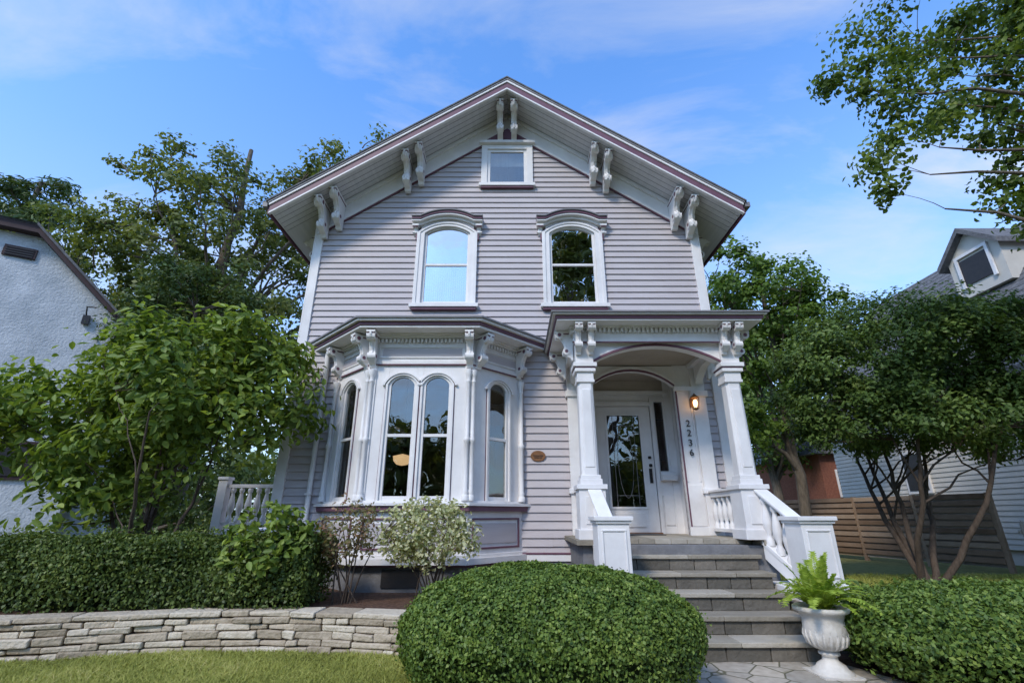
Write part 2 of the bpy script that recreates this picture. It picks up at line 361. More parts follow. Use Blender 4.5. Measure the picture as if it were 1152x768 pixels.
# ------------------------------------------------------------------ BAY
BX = -1.40; BY = 7.0; F = .77; DP = .8
def oct_(o, back=7.79):
    a = F + o * .414; c = F + (back - BY) + o * 1.414
    return [(BX - c, back), (BX - a, BY - o), (BX + a, BY - o), (BX + c, back)]
b = B(); gl = B()
facets = [(T(BX, BY), 2 * F, [(-.265, .44), (.265, .44)]), (T(BX - F - DP / 2, BY + DP / 2, 0, -45), DP * 1.4142, [(-.02, .44)]), (T(BX + F + DP / 2, BY + DP / 2, 0, 45), DP * 1.4142, [(.02, .44)])]
Z0, ZS, RI, ZH = 1.50, 3.18, .14, 3.50
for Mx, w, wins in facets:
    b.M = Mx; gl.M = Mx; h = w / 2
    xs = [-h]
    for cx, ww in wins: xs += [cx - ww / 2, cx + ww / 2]
    xs.append(h)
    for i in range(0, len(xs), 2): b.box(xs[i], xs[i + 1], 0, .09, Z0, ZH, M_WHITE)
    for cx, ww in wins:
        archfill(b, cx, ww, ZS, RI, ZH, 0.001, .089, M_WHITE)
        window(b, gl, cx, ww, Z0, ZS, RI, 0, M_GLASSD)
        b.strip(jamb(cx, ww, Z0, ZS, RI, .0), jamb(cx, ww, Z0, ZS, RI, .035), -.03, .0, M_WHITE)
        b.strip(jamb(cx, ww, Z0, ZS, RI, .035), jamb(cx, ww, Z0, ZS, RI, .045), -.012, .0, M_PURP)
        b.strip(jamb(cx, ww, ZS - .02, ZS, RI, .045)[0:], jamb(cx, ww, ZS - .02, ZS, RI, .085)[0:], -.045, .0, M_WHITE)
    for sx in (-1, 1):
        b.box(*(sorted((sx * h * .999, sx * (h - .09)))), -.02, .0, Z0, ZH, M_WHITE)
    b.box(-h, h, 0, .09, ZH, 3.92, M_WHITE)
    b.box(-h + .0, h - .0, -.03, 0, ZH, ZH + .05, M_WHITE)
    b.box(-h + .0, h - .0, -.034, 0, ZH - .018, ZH - .001, M_PURP)
    for (u0, u1, v0, v1) in ((-h + .1, h - .1, 3.60, 3.625), (-h + .1, h - .1, 3.775, 3.80), (-h + .1, -h + .125, 3.625, 3.775), (h - .125, h - .1, 3.625, 3.775)):
        b.box(u0, u1, -.018, 0, v0, v1, M_WHITE)
    b.box(-h + .15, h - .15, -.006, 0, 3.64, 3.76, M_SIDE)
    k = int((w - .1) / .062)
    for i in range(k):
        x = -w / 2 + .06 + i * .062; b.box(x, x + .034, -.05, 0, 3.85, 3.91, M_WHITE)
    b.box(-h, h, 0, .09, .70, 1.37, M_WHITE)
    for (u0, u1, v0, v1) in ((-h + .1, h - .1, .86, .885), (-h + .1, h - .1, 1.245, 1.27), (-h + .1, -h + .125, .885, 1.245), (h - .125, h - .1, .885, 1.245)):
        b.box(u0, u1, -.02, 0, v0, v1, M_PURP)
    b.box(-h + .16, h - .16, -.012, 0, .93, 1.20, M_SIDE)
b.M = Matrix.Identity(4); gl.M = b.M
b.prism(oct_(.07), 1.36, 1.43, M_PURP, 'z'); b.prism(oct_(.10), 1.43, 1.47, M_WHITE, 'z'); b.prism(oct_(.04), 1.47, 1.50, M_WHITE, 'z')
b.prism(oct_(.05), .76, .80, M_WHITE, 'z'); b.prism(oct_(.09), .68, .76, M_WHITE, 'z'); b.prism(oct_(.06), .655, .68, M_PURP, 'z')
b.prism(oct_(.06), 3.92, 3.96, M_WHITE, 'z'); b.prism(oct_(.10), 3.96, 3.985, M_WHITE, 'z')
b.prism(oct_(.34), 3.985, 4.02, M_WHITE, 'z'); b.prism(oct_(.36), 4.02, 4.075, M_PURP, 'z'); b.prism(oct_(.41), 4.075, 4.11, M_WHITE, 'z'); b.prism(oct_(.44), 4.11, 4.14, M_METAL, 'z')
lo = oct_(.43); hi = [(BX - 1.2, 7.79), (BX - .5, 7.45), (BX + .5, 7.45), (BX + 1.2, 7.79)]
b.add([(p[0], p[1], 4.141) for p in lo] + [(p[0], p[1], 4.36) for p in hi], [(0, 1, 5, 4), (1, 2, 6, 5), (2, 3, 7, 6), (4, 5, 6, 7)], M_SHING)
b.prism(oct_(-.02), -.05, .655, M_FOUND, 'z')
b.box(BX - .35, BX + .15, BY - .0, BY + .03, .40, .62, M_BLACK)
hdone(b, 'bay_window_frame', .004); hdone(gl, 'bay_window_glass')
b = B()
def colonette(x, y):
    P = [(.055, 1.5), (.055, 1.56), (.04, 1.58), (.045, 1.62), (.034, 1.65), (.031, 2.3), (.045, 2.32), (.045, 2.36), (.031, 2.38), (.029, 3.2), (.04, 3.22), (.03, 3.25), (.04, 3.3), (.055, 3.34), (.055, 3.4)]
    b.lathe(x, y, P, M_WHITE, 12)
for sx in (-1, 1):
    colonette(BX + sx * (F - .03), BY - .03); colonette(BX + sx * (F + .045), BY + .005)
    colonette(BX + sx * (F + DP - .02), BY + DP - .1)
    b.M = T(BX + sx * (F - .02), BY); bracket(b, 0, .10, .30, .52, 3.96)
    b.M = T(BX + sx * (F + .05), BY + .05, 0, 45 * sx); bracket(b, sx * .05, .10, .30, .52, 3.96)
    b.M = T(BX + sx * (F + DP - .08), BY + DP - .08, 0, 45 * sx); bracket(b, 0, .10, .28, .5, 3.96)
    b.M = Matrix.Identity(4)
hdone(b, 'bay_brackets_and_columns', .005)
b = B(); b.lathe(-1.95, 8.6, [(.02, 2.33), (.17, 2.29), (.155, 2.21), (.10, 2.15), (.01, 2.13)], M_SHADE, 18); b.tube([(-1.95, 8.6, 2.33), (-1.95, 8.6, 4.1)], .012, M_BLACK)
b.box(-1.0, -.1, 10.6, 10.98, 1.0, 1.9, M_INT); b.box(-.78, -.4, 10.94, 10.99, 2.2, 2.9, M_CURT)
b.box(-3.0, -2.3, 10.5, 10.98, 1.0, 3.0, M_BLACK)
hdone(b, 'pendant_lamp_and_furniture')
b = B()
for (x0, y0, ang) in ((-2.78, 7.66, -45), (.02, 7.66, 45)):
    b.M = T(x0, y0 + .1, 0, ang)
    for k in range(5): b.box(-.04 + k * .03, -.02 + k * .03, .06 + .01 * (k % 2), .075 + .01 * (k % 2), 1.5, 3.3, M_CURT)
hdone(b, 'bay_curtains')

# ------------------------------------------------------------------ PORCH
PF = 1.02; CX0, CX1, CY = 1.03, 3.10, 6.50
b = B()
b.box(.88, 3.28, 6.40, 7.77, .0, .955, M_FOUND)
for i in range(12):
    x = .80 + i * .21; b.box(x, x + .206, 6.62 if 1.28 < x < 3.0 else 6.30, 8.38, .958, 1.02, M_STEP, jit=.001)
hdone(b, 'porch_floor', .004)
b = B()
def pedcol(x, y, full=True):
    s_ = .17
    if full:
        b.box(x - s_, x + s_, y - s_, y + s_, PF, 1.62, M_WHITE)
        b.box(x - s_ - .03, x + s_ + .03, y - s_ - .03, y + s_ + .03, PF, PF + .12, M_WHITE)
        b.box(x - s_ - .025, x + s_ + .025, y - s_ - .025, y + s_ + .025, 1.62, 1.68, M_WHITE)
        b.box(x - .10, x + .10, y - s_ - .012, y - s_, 1.2, 1.54, M_WHITE)
    a = .115
    b.box(x - a - .03, x + a + .03, y - a - .03, y + a + .03, 1.68, 1.75, M_WHITE)
    b.box(x - a - .015, x + a + .015, y - a - .015, y + a + .015, 1.75, 1.80, M_WHITE)
    pts = []
    for (zz, q) in ((1.80, a), (3.05, a - .012)):
        c = q * .3
        pts.append([(x - q, y - q + c, zz), (x - q + c, y - q, zz), (x + q - c, y - q, zz), (x + q, y - q + c, zz), (x + q, y + q - c, zz), (x + q - c, y + q, zz), (x - q + c, y + q, zz), (x - q, y + q - c, zz)])
    b.add(pts[0] + pts[1], [(i, (i + 1) % 8, (i + 1) % 8 + 8, i + 8) for i in range(8)], M_WHITE)
    b.box(x - .06, x + .06, y - a - .008, y + a + .008, 1.9, 2.95, M_WHITE)
    b.box(x - a - .01, x + a + .01, y - a - .01, y + a + .01, 3.05, 3.09, M_WHITE)
    b.box(x - a - .03, x + a + .03, y - a - .03, y + a + .03, 3.20, 3.25, M_WHITE)
    b.box(x - a - .034, x + a + .034, y - a - .034, y + a + .034, 3.25, 3.27, M_PURP)
    b.box(x - a, x + a, y - a, y + a, 3.09, 3.20, M_WHITE)
    b.box(x - a - .05, x + a + .05, y - a - .05, y + a + .05, 3.27, 3.33, M_WHITE)
    b.box(x - a - .01, x + a + .01, y - a - .01, y + a + .01, 3.33, 3.64, M_WHITE)
pedcol(CX0, CY); pedcol(CX1, CY)
for x in (CX0, CX1):
    b.box(x - .11, x + .11, 7.66, 7.77, PF, 3.64, M_WHITE)
    b.box(x - .14, x + .14, 7.63, 7.768, 3.15, 3.25, M_WHITE)
    b.box(x - .14, x + .14, 7.63, 7.767, 1.62, 1.70, M_WHITE)
hdone(b, 'porch_columns', .006)
b = B()
w = CX1 - CX0 - .25; cxm = (CX0 + CX1) / 2
archfill(b, cxm, w, 3.35, .25, 3.64, CY - .07, CY + .07, M_WHITE)
A = arch(cxm, w, 3.35, .25)
b.strip(A, [(p[0], p[1] + .035) for p in A], CY - .095, CY - .069, M_PURP)
b.strip([(p[0], p[1] + .035) for p in A], [(p[0], p[1] + .06) for p in A], CY - .085, CY - .068, M_WHITE)
for x in (CX0, CX1):
    b.M = T(x, (CY + 7.7) / 2, 0, 90)
    archfill(b, 0, 1.0, 3.35, .22, 3.64, -.06, .06, M_WHITE)
b.M = Matrix.Identity(4)
x0, x1, y0 = CX0 - .14, CX1 + .14, CY - .14
def lay(o, z0, z1, m, inset=None):
    b.box(x0 - o, x1 + o, y0 - o, 7.765, z0, z1, m)
b.box(x0, x1, y0, y0 + .28, 3.64, 3.86, M_WHITE); b.box(x0, x0 + .28, y0 + .28, 7.76, 3.64, 3.86, M_WHITE); b.box(x1 - .28, x1, y0 + .28, 7.76, 3.64, 3.86, M_WHITE)
b.box(x0 + .28, x1 - .28, y0 + .28, 7.76, 3.70, 3.74, M_CEIL)
b.box(x0 - .02, x1 + .02, y0 - .02, y0, 3.64, 3.68, M_WHITE)
b.box(x0 - .024, x1 + .024, y0 - .024, y0, 3.622, 3.639, M_PURP)
k = int((x1 - x0) / .062)
for i in range(k + 1):
    x = x0 + i * .062 - .01; b.box(x, x + .034, y0 - .05, y0, 3.775, 3.84, M_WHITE)
for i in range(22):
    y = y0 + i * .062; b.box(x0 - .05, x0, y, y + .034, 3.775, 3.84, M_WHITE); b.box(x1, x1 + .05, y, y + .034, 3.775, 3.84, M_WHITE)
lay(.06, 3.842, 3.865, M_WHITE); lay(.26, 3.865, 3.89, M_WHITE); lay(.28, 3.89, 3.94, M_PURP); lay(.32, 3.94, 3.96, M_WHITE); lay(.345, 3.96, 3.985, M_METAL)
o = .33
b.add([(x0 - o, y0 - o, 3.986), (x1 + o, y0 - o, 3.986), (x1 + o, 7.77, 3.986), (x0 - o, 7.77, 3.986), (x0 + .2, 7.77, 4.2), (x1 - .2, 7.77, 4.2)], [(0, 1, 5, 4), (1, 2, 5), (0, 4, 3)], M_SHING)
for x in (CX0, CX1):
    for dx in (-.09, .09):
        b.M = T(x + dx, y0); bracket(b, 0, .075, .22, .42, 3.86)
    sgn = -1 if x == CX0 else 1
    for yy in (CY + .05, 7.55):
        b.M = T(x + sgn * .14, yy, 0, 90 * sgn); bracket(b, 0, .09, .24, .45, 3.86)
    b.M = Matrix.Identity(4)
hdone(b, 'porch_entablature', .004)

BAL = [(.052, 0), (.052, .05), (.035, .07), (.03, .10), (.055, .17), (.06, .22), (.045, .29), (.028, .36), (.026, .38), (.042, .40), (.042, .43), (.03, .45)]
def baluster(b, x, y, z, h=.45, r=1.0, m=M_WHITE):
    b.lathe(x, y, [(a * r, z + c * h / .45) for a, c in BAL], m, 12)
b = B()
for x in (CX0, CX1):
    b.box(x - .05, x + .05, CY + .18, 7.65, 1.56, 1.63, M_WHITE); b.box(x - .08, x + .08, CY + .18, 7.65, 1.63, 1.665, M_WHITE)
    b.box(x - .06, x + .06, CY + .18, 7.65, 1.08, 1.13, M_WHITE)
    for i in range(6): baluster(b, x, CY + .28 + i * .168, 1.13, .43, .85)
for (x, nx) in ((CX0 + .02, 1.11), (CX1 + .06, 3.34)):
    ny = 5.72; a = .175
    zt_ = 1.22
    b.box(nx - a, nx + a, ny - a, ny + a, .42, zt_, M_WHITE)
    b.box(nx - a - .02, nx + a + .02, ny - a - .02, ny + a + .02, .42, .62, M_WHITE)
    b.box(nx - a - .02, nx + a + .02, ny - a - .02, ny + a + .02, zt_, zt_ + .03, M_WHITE)
    b.box(nx - a - .04, nx + a + .04, ny - a - .04, ny + a + .04, zt_ + .03, zt_ + .075, M_WHITE)
    for (u0, u1, v0, v1) in ((-a + .04, a - .04, .68, .70), (-a + .04, a - .04, 1.14, 1.16), (-a + .04, -a + .06, .70, 1.14), (a - .06, a - .04, .70, 1.14)):
        b.box(nx + u0, nx + u1, ny - a - .012, ny - a + .002, v0, v1, M_WHITE)
    ya, yb = 6.36, ny + a - .01
    def sl(zA, zB, t, hw):
        vs = []
        for (yy, zz, xx) in ((ya, zA, x), (yb, zB, nx)):
            vs += [(xx - hw, yy, zz), (xx + hw, yy, zz), (xx + hw, yy, zz + t), (xx - hw, yy, zz + t)]
        b.add(vs, [(0, 1, 2, 3), (4, 7, 6, 5), (0, 4, 5, 1), (1, 5, 6, 2), (2, 6, 7, 3), (3, 7, 4, 0)], M_WHITE)
    sl(1.57, 1.17, .05, .05); sl(1.62, 1.22, .035, .085); sl(.96, .58, .06, .06); sl(.80, .42, .16, .05)
    for i in range(4):
        t = (i + .5) / 4; baluster(b, x + (nx - x) * t, ya + (yb - ya) * t, 1.00 - .39 * t, .57, .95)
hdone(b, 'balustrade_and_newels', .006)

# porch wall, arch, vestibule, door
b = B(); gl = B()
cw = (1.31 + 2.72) / 2; ww = 1.41
b.box(1.17, 1.31, 7.70, 7.80, PF, 3.34, M_WHITE); b.box(2.72, 2.99, 7.70, 7.80, PF, 3.34, M_WHITE)
b.box(1.17, 1.31, 7.701, 7.80, 3.34, 3.70, M_WHITE); b.box(2.72, 2.99, 7.701, 7.80, 3.34, 3.70, M_WHITE)
archfill(b, cw, ww, 3.33, .27, 3.69, 7.701, 7.799, M_WHITE)
A = arch(cw, ww, 3.33, .27)
b.strip([(p[0], p[1] - .004) for p in A], [(p[0], p[1] + .03) for p in A], 7.675, 7.70, M_PURP)
b.strip([(p[0], p[1] + .03) for p in A], [(p[0], p[1] + .075) for p in A], 7.66, 7.70, M_WHITE)
b.box(1.19, 1.29, 7.685, 7.70, 1.2, 3.2, M_WHITE); b.box(2.74, 2.97, 7.688, 7.70, 1.15, 1.75, M_WHITE)
b.box(2.722, 2.742, 7.68, 7.70, PF + .12, 3.25, M_PURP); b.box(2.75, 2.77, 7.684, 7.70, 1.8, 3.2, M_WHITE); b.box(2.95, 2.97, 7.684, 7.70, 1.8, 3.2, M_WHITE)
b.box(1.15, 1.33, 7.66, 7.70, 3.25, 3.33, M_WHITE); b.box(2.70, 3.0, 7.66, 7.70, 3.25, 3.33, M_WHITE)
b.box(2.70, 3.0, 7.67, 7.70, PF, 1.14, M_WHITE)
b.box(1.20, 1.26, 7.8, 8.45, PF, 3.7, M_WHITE); b.box(2.86, 2.92, 7.8, 8.45, PF, 3.7, M_WHITE); b.box(1.26, 2.86, 7.8, 8.45, 3.62, 3.70, M_CEIL)
DY = 8.40
b.box(1.26, 1.50, DY - .02, DY + .08, PF, 3.62, M_WHITE); b.box(2.47, 2.53, DY - .04, DY + .08, PF, 3.30, M_WHITE); b.box(2.74, 2.86, DY - .02, DY + .08, PF, 3.62, M_WHITE)
b.box(1.50, 2.74, DY - .02, DY + .08, 3.40, 3.62, M_CEIL); b.box(1.50, 2.47, DY - .03, DY + .08, 3.15, 3.23, M_WHITE)
b.box(1.44, 1.50, DY - .05, DY - .02, PF, 3.36, M_WHITE); b.box(1.44, 2.80, DY - .06, DY - .02, 3.36, 3.42, M_WHITE)
b.box(2.53, 2.74, DY - .03, DY + .08, 3.23, 3.30, M_WHITE); b.box(1.50, 2.74, DY + .0, DY + .08, 3.30, 3.40, M_WHITE); b.box(1.50, 2.47, DY + .001, DY + .08, 3.23, 3.30, M_WHITE)
b.box(2.53, 2.56, DY, DY + .06, 1.95, 3.23, M_WHITE); b.box(2.71, 2.74, DY, DY + .06, 1.95, 3.23, M_WHITE)
b.box(2.53, 2.74, DY - .01, DY + .06, PF, 1.95, M_WHITE); b.box(2.56, 2.71, DY - .025, DY - .01, 1.15, 1.62, M_WHITE)
gl.box(2.56, 2.71, DY + .03, DY + .034, 1.95, 3.23, M_GLASSD)
for zz in (2.2, 2.9): b.box(2.56, 2.71, DY + .022, DY + .03, zz, zz + .012, M_BLACK)
b.box(1.51, 1.67, DY, DY + .05, PF + .02, 3.14, M_WHITE); b.box(2.28, 2.46, DY, DY + .05, PF + .02, 3.14, M_WHITE)
b.box(1.67, 2.28, DY, DY + .05, 3.00, 3.14, M_WHITE); b.box(1.67, 2.28, DY, DY + .05, PF + .02, 1.42, M_WHITE)
b.box(1.73, 2.22, DY - .015, DY, 1.12, 1.34, M_WHITE)
for (u0, u1, v0, v1) in ((1.65, 1.69, 1.40, 3.02), (2.26, 2.30, 1.40, 3.02), (1.69, 2.26, 1.40, 1.44), (1.69, 2.26, 2.98, 3.02)):
    b.box(u0, u1, DY - .015, DY, v0, v1, M_WHITE)
gl.box(1.67, 2.28, DY + .02, DY + .024, 1.42, 3.0, M_GLASSD)
for x in (1.79, 2.16): b.box(x - .004, x + .004, DY + .012, DY + .018, 1.44, 2.98, M_METAL)
cy_ = 1.975
for sx in (-1, 1):
    pts = [(cy_ + sx * .13 * math.cos(t), DY + .014, 2.2 + .62 * math.sin(t)) for t in np.linspace(-1.57, 1.57, 14)]
    b.tube(pts, .005, M_METAL, 5)
b.tube([(1.79, DY + .014, 1.62), (2.16, DY + .014, 1.62)], .005, M_METAL, 5); b.tube([(1.79, DY + .014, 2.80), (2.16, DY + .014, 2.80)], .005, M_METAL, 5)
b.box(2.36, 2.41, DY - .025, DY, 1.82, 2.06, M_BLACK); b.lathe(2.385, DY - .05, [(.0, 2.08), (.03, 2.09), (.03, 2.13), (0, 2.14)], M_BLACK, 10)
b.tube([(2.385, DY - .02, 2.0), (2.385, DY - .07, 1.97), (2.385, DY - .07, 1.86), (2.385, DY - .02, 1.83)], .010, M_BLACK, 6)
b.lathe(2.385, DY - .03, [(0, 2.22), (.028, 2.225), (.028, 2.265), (0, 2.27)], M_BLACK, 10)
b.box(1.50, 2.47, DY - .10, DY + .05, PF, PF + .02, M_BRONZE)
b.box(1.45, 2.35, 7.75, 8.25, PF, PF + .012, M_BLACK)
hdone(b, 'front_door_and_surround', .004); hdone(gl, 'door_glass')
b = B(); b.prism([(8.39, 1.86), (8.27, 1.86), (8.27, 1.94), (8.31, 2.0), (8.39, 2.02)], 2.535, 2.80, M_WHITE, 'x'); b.box(2.53, 2.805, 8.262, 8.30, 1.935, 1.95, M_WHITE)
hdone(b, 'mailbox', .006)
b = B(); lx, ly, lz = 2.98, 7.55, 3.02
b.tube([(lx, 7.69, lz + .02), (lx, 7.62, lz + .0), (lx, 7.56, lz + .16), (lx, ly, lz + .13)], .010, M_BRONZE, 6); b.box(lx - .035, lx + .035, 7.67, 7.70, lz - .05, lz + .1, M_BRONZE)
b.lathe(lx, ly, [(.01, lz + .15), (.03, lz + .13), (.075, lz + .09), (.078, lz + .08)], M_BRONZE, 6); b.lathe(lx, ly, [(.02, lz - .12), (.045, lz - .10), (.05, lz - .09)], M_BRONZE, 6)
for j in range(6):
    a = j * math.pi / 3; b.tube([(lx + .05 * math.cos(a), ly + .05 * math.sin(a), lz - .1), (lx + .074 * math.cos(a), ly + .074 * math.sin(a), lz + .085)], .004, M_BRONZE, 4)
b.lathe(lx, ly, [(.012, lz - .07), (.03, lz - .03), (.035, lz + .01), (.02, lz + .05)], M_BULB, 10)
hdone(b, 'wall_lantern')
for i, ch in enumerate('2236'):
    c = bpy.data.curves.new('house_number_' + ch, 'FONT'); c.body = ch; c.size = .15; c.extrude = .006; c.materials.append(M_BLACK)
    t = bpy.data.objects.new('house_number_digit_%d' % (i + 1), c); S.collection.objects.link(t); t.location = (2.83, 7.678, 2.66 - i * .155); t.rotation_euler = (R(90), 0, 0)
    t.parent = H; t.matrix_parent_inverse = Matrix.Translation((0, -7.8, 0))
b = B()
n = 20; vs = [(.42 + .12 * math.cos(2 * math.pi * j / n), yy, 2.20 + .085 * math.sin(2 * math.pi * j / n)) for yy in (7.755, 7.775) for j in range(n)]
b.add(vs, [tuple(range(n)), tuple(range(2 * n - 1, n - 1, -1))] + [(j, (j + 1) % n, (j + 1) % n + n, j + n) for j in range(n)], M_BRONZE)
b.box(.36, .48, 7.75, 7.755, 2.17, 2.18, M_BLACK); b.box(.34, .50, 7.75, 7.755, 2.20, 2.21, M_BLACK)
hdone(b, 'bronze_plaque')
b = B(); b.tube([(-3.17, 7.72, 3.98), (-3.17, 7.70, 3.85), (-3.17, 7.73, 3.7), (-3.17, 7.73, .9), (-3.17, 7.6, .7)], .042, M_WHITE, 8)
b.box(-3.22, -3.12, 7.68, 7.775, 3.0, 3.03, M_WHITE); b.box(-3.22, -3.12, 7.68, 7.775, 1.6, 1.63, M_WHITE)
hdone(b, 'downspout')
b = B(); L0 = HX - HW - .04
b.box(-5.35, L0, 9.0, 11.0, .98, 1.06, M_WHITE); b.box(-5.30, L0, 9.05, 9.08, .0, .98, M_FOUND)
for x in (-5.30, -3.86): b.box(x - .08, x + .08, 9.02, 9.18, 1.06, 1.92, M_WHITE); b.box(x - .1, x + .1, 9.0, 9.2, 1.92, 1.97, M_WHITE)
b.box(-5.22, -3.94, 9.06, 9.14, 1.78, 1.84, M_WHITE); b.box(-5.22, -3.94, 9.06, 9.14, 1.14, 1.19, M_WHITE)
for i in range(8): baluster(b, -5.12 + i * .155, 9.10, 1.19, .59, 1.0)
hdone(b, 'side_porch', .005)

# ------------------------------------------------------------------ STEPS
b = B()
SX0, SX1 = 1.26, 3.06
for k in range(1, 6):
    zt_ = PF - .17 * k; yf = 6.63 - .28 * k
    left = SX0 if k < 3 else .90; right = SX1 if k < 4 else SX1 - .03
    x = left
    while x < right - .01:
        w = min(random.uniform(.5, .9), right - x)
        if right - x - w < .2: w = right - x
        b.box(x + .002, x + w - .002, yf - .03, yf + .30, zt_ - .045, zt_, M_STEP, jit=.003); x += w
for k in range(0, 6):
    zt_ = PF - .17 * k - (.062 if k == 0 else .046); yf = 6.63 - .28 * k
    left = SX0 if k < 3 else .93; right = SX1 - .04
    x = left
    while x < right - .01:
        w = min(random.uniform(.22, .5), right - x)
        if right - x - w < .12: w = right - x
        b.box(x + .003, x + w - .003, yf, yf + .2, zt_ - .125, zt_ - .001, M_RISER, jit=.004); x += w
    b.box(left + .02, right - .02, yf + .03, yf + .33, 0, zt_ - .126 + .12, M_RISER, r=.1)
b.box(.93, 1.255, 5.53, 6.38, .0, .42, M_RISER); b.box(3.065, 3.50, 5.53, 6.38, .0, .42, M_RISER)
b.box(3.065, 3.40, 5.93, 6.38, .42, .56, M_WHITE); b.box(.98, 1.255, 5.93, 6.38, .42, .56, M_WHITE)
b.done('stone_steps', None, .008)

# ------------------------------------------------------------------ GROUND
def sheet(name, pts, z, mat):
    me = bpy.data.meshes.new(name); me.from_pydata([(p[0], p[1], z) for p in pts], [], [tuple(range(len(pts)))]); me.materials.append(mat)
    o = bpy.data.objects.new(name, me); S.collection.objects.link(o); return o
M_LAWN = noisy('lawn_soil_and_grass', (.10, .105, .03), (.24, .23, .08), 5, .95, .8, 80, detail=10)
sheet('ground', [(-300, -300), (300, -300), (300, 400), (-300, 400)], 0, M_LAWN)
m, nt, p = newmat('flagstone')
tc = N(nt, 'ShaderNodeTexCoord'); v1 = N(nt, 'ShaderNodeTexVoronoi', feature='DISTANCE_TO_EDGE'); v2 = N(nt, 'ShaderNodeTexVoronoi'); nz = N(nt, 'ShaderNodeTexNoise')
for v_ in (v1, v2): v_.inputs['Scale'].default_value = 3.6; nt.links.new(tc.outputs['Object'], v_.inputs['Vector'])
nz.inputs['Scale'].default_value = 14; nz.inputs['Detail'].default_value = 8; nt.links.new(tc.outputs['Object'], nz.inputs['Vector'])
r1 = ramp(nt, [(.2, (.36, .31, .25)), (.8, (.58, .52, .44))]); nt.links.new(nz.outputs['Fac'], r1.inputs['Fac'])
sv = N(nt, 'ShaderNodeSeparateColor'); nt.links.new(v2.outputs['Color'], sv.inputs[0]); r3 = ramp(nt, [(0, (.7, .7, .7)), (1, (1.0, .97, .93))]); nt.links.new(sv.outputs[0], r3.inputs['Fac'])
r2 = ramp(nt, [(.012, (.30, .32, .22)), (.035, (1, 1, 1))]); nt.links.new(v1.outputs['Distance'], r2.inputs['Fac'])
mm = N(nt, 'ShaderNodeMixRGB', blend_type='MULTIPLY'); mm.inputs[0].default_value = 1; nt.links.new(r1.outputs[0], mm.inputs[1]); nt.links.new(r2.outputs[0], mm.inputs[2])
m3 = N(nt, 'ShaderNodeMixRGB', blend_type='MULTIPLY'); m3.inputs[0].default_value = 1; nt.links.new(mm.outputs[0], m3.inputs[1]); nt.links.new(r3.outputs[0], m3.inputs[2])
nt.links.new(m3.outputs[0], p.inputs['Base Color']); p.inputs['Roughness'].default_value = .9
bp = N(nt, 'ShaderNodeBump'); bp.inputs['Distance'].default_value = .02; bp.inputs['Strength'].default_value = .6; nt.links.new(r2.outputs[0], bp.inputs['Height']); nt.links.new(bp.outputs[0], p.inputs['Normal'])
sheet('stone_path', [(.5, -2), (3.35, -2), (3.3, 4.6), (3.05, 5.225), (.9, 5.225), (.6, 4.4)], .008, m)
sheet('mulch_bed', [(3.0, 4.3), (5.8, 3.6), (6.2, 5.5), (5.2, 7.0), (4.0, 9.5), (3.3, 9.5), (3.07, 6.4)], .004, M_MULCH)
sheet('street', [(-80, -14), (80, -14), (80, -7), (-80, -7)], .004, noisy('asphalt', (.04, .04, .04), (.06, .06, .06), 10, .9, .3))

path = [(-12, 4.3), (-9, 4.5), (-7, 4.75), (-5.6, 4.98), (-4.75, 5.15), (-3.7, 5.42), (-2.73, 5.53), (-1.9, 5.48), (-1.05, 5.34), (-.3, 5.32), (.4, 5.5), (.92, 5.62)]
def spline(P, n):
    P = [np.array(p, float) for p in P]; out = []
    for i in range(len(P) - 1):
        p0 = P[max(i - 1, 0)]; p1 = P[i]; p2 = P[i + 1]; p3 = P[min(i + 2, len(P) - 1)]
        for t in np.linspace(0, 1, n, endpoint=False):
            out.append(.5 * ((2 * p1) + (-p0 + p2) * t + (2 * p0 - 5 * p1 + 4 * p2 - p3) * t * t + (-p0 + 3 * p1 - 3 * p2 + p3) * t ** 3))
    out.append(P[-1]); return np.array(out)
SP = spline(path, 12); seg = np.linalg.norm(np.diff(SP, axis=0), axis=1); cum = np.concatenate([[0], np.cumsum(seg)])
def at(s):
    return np.array([np.interp(s, cum, SP[:, 0]), np.interp(s, cum, SP[:, 1])])
b = B(); rows = [.078, .06, .075, .058, .062, .052]; z = -.01
for ri, hgt in enumerate(rows):
    s_ = random.uniform(0, .2) + (.0)
    while s_ < cum[-1] - .1:
        L = random.uniform(.10, .44)
        if ri == 5: L = random.uniform(.25, .6)
        a0, a1 = at(s_), at(min(s_ + L, cum[-1])); mid = (a0 + a1) / 2; d = a1 - a0
        ang = math.degrees(math.atan2(d[1], d[0])); ln = np.linalg.norm(d)
        inset = .010 * ri + random.uniform(-.022, .022)
        b.M = T(mid[0], mid[1] + inset, 0, ang + random.uniform(-2, 2))
        hh = hgt - random.uniform(.003, .012)
        b.box(-ln / 2 + .004, ln / 2 - .004, -.0 - (.02 if ri == 5 else 0), .26, z, z + hh, M_LIME, jit=.009)
        s_ += L
    z += hgt
b.M = Matrix.Identity(4)
b.done('stone_retaining_wall', None, .012)
b = B()
bed = [(p[0], p[1] + .10) for p in SP] + [(.92, 7.75), (-12, 7.75)]
b.prism(bed, .0, .345, M_MULCH, 'z'); b.done('garden_bed')

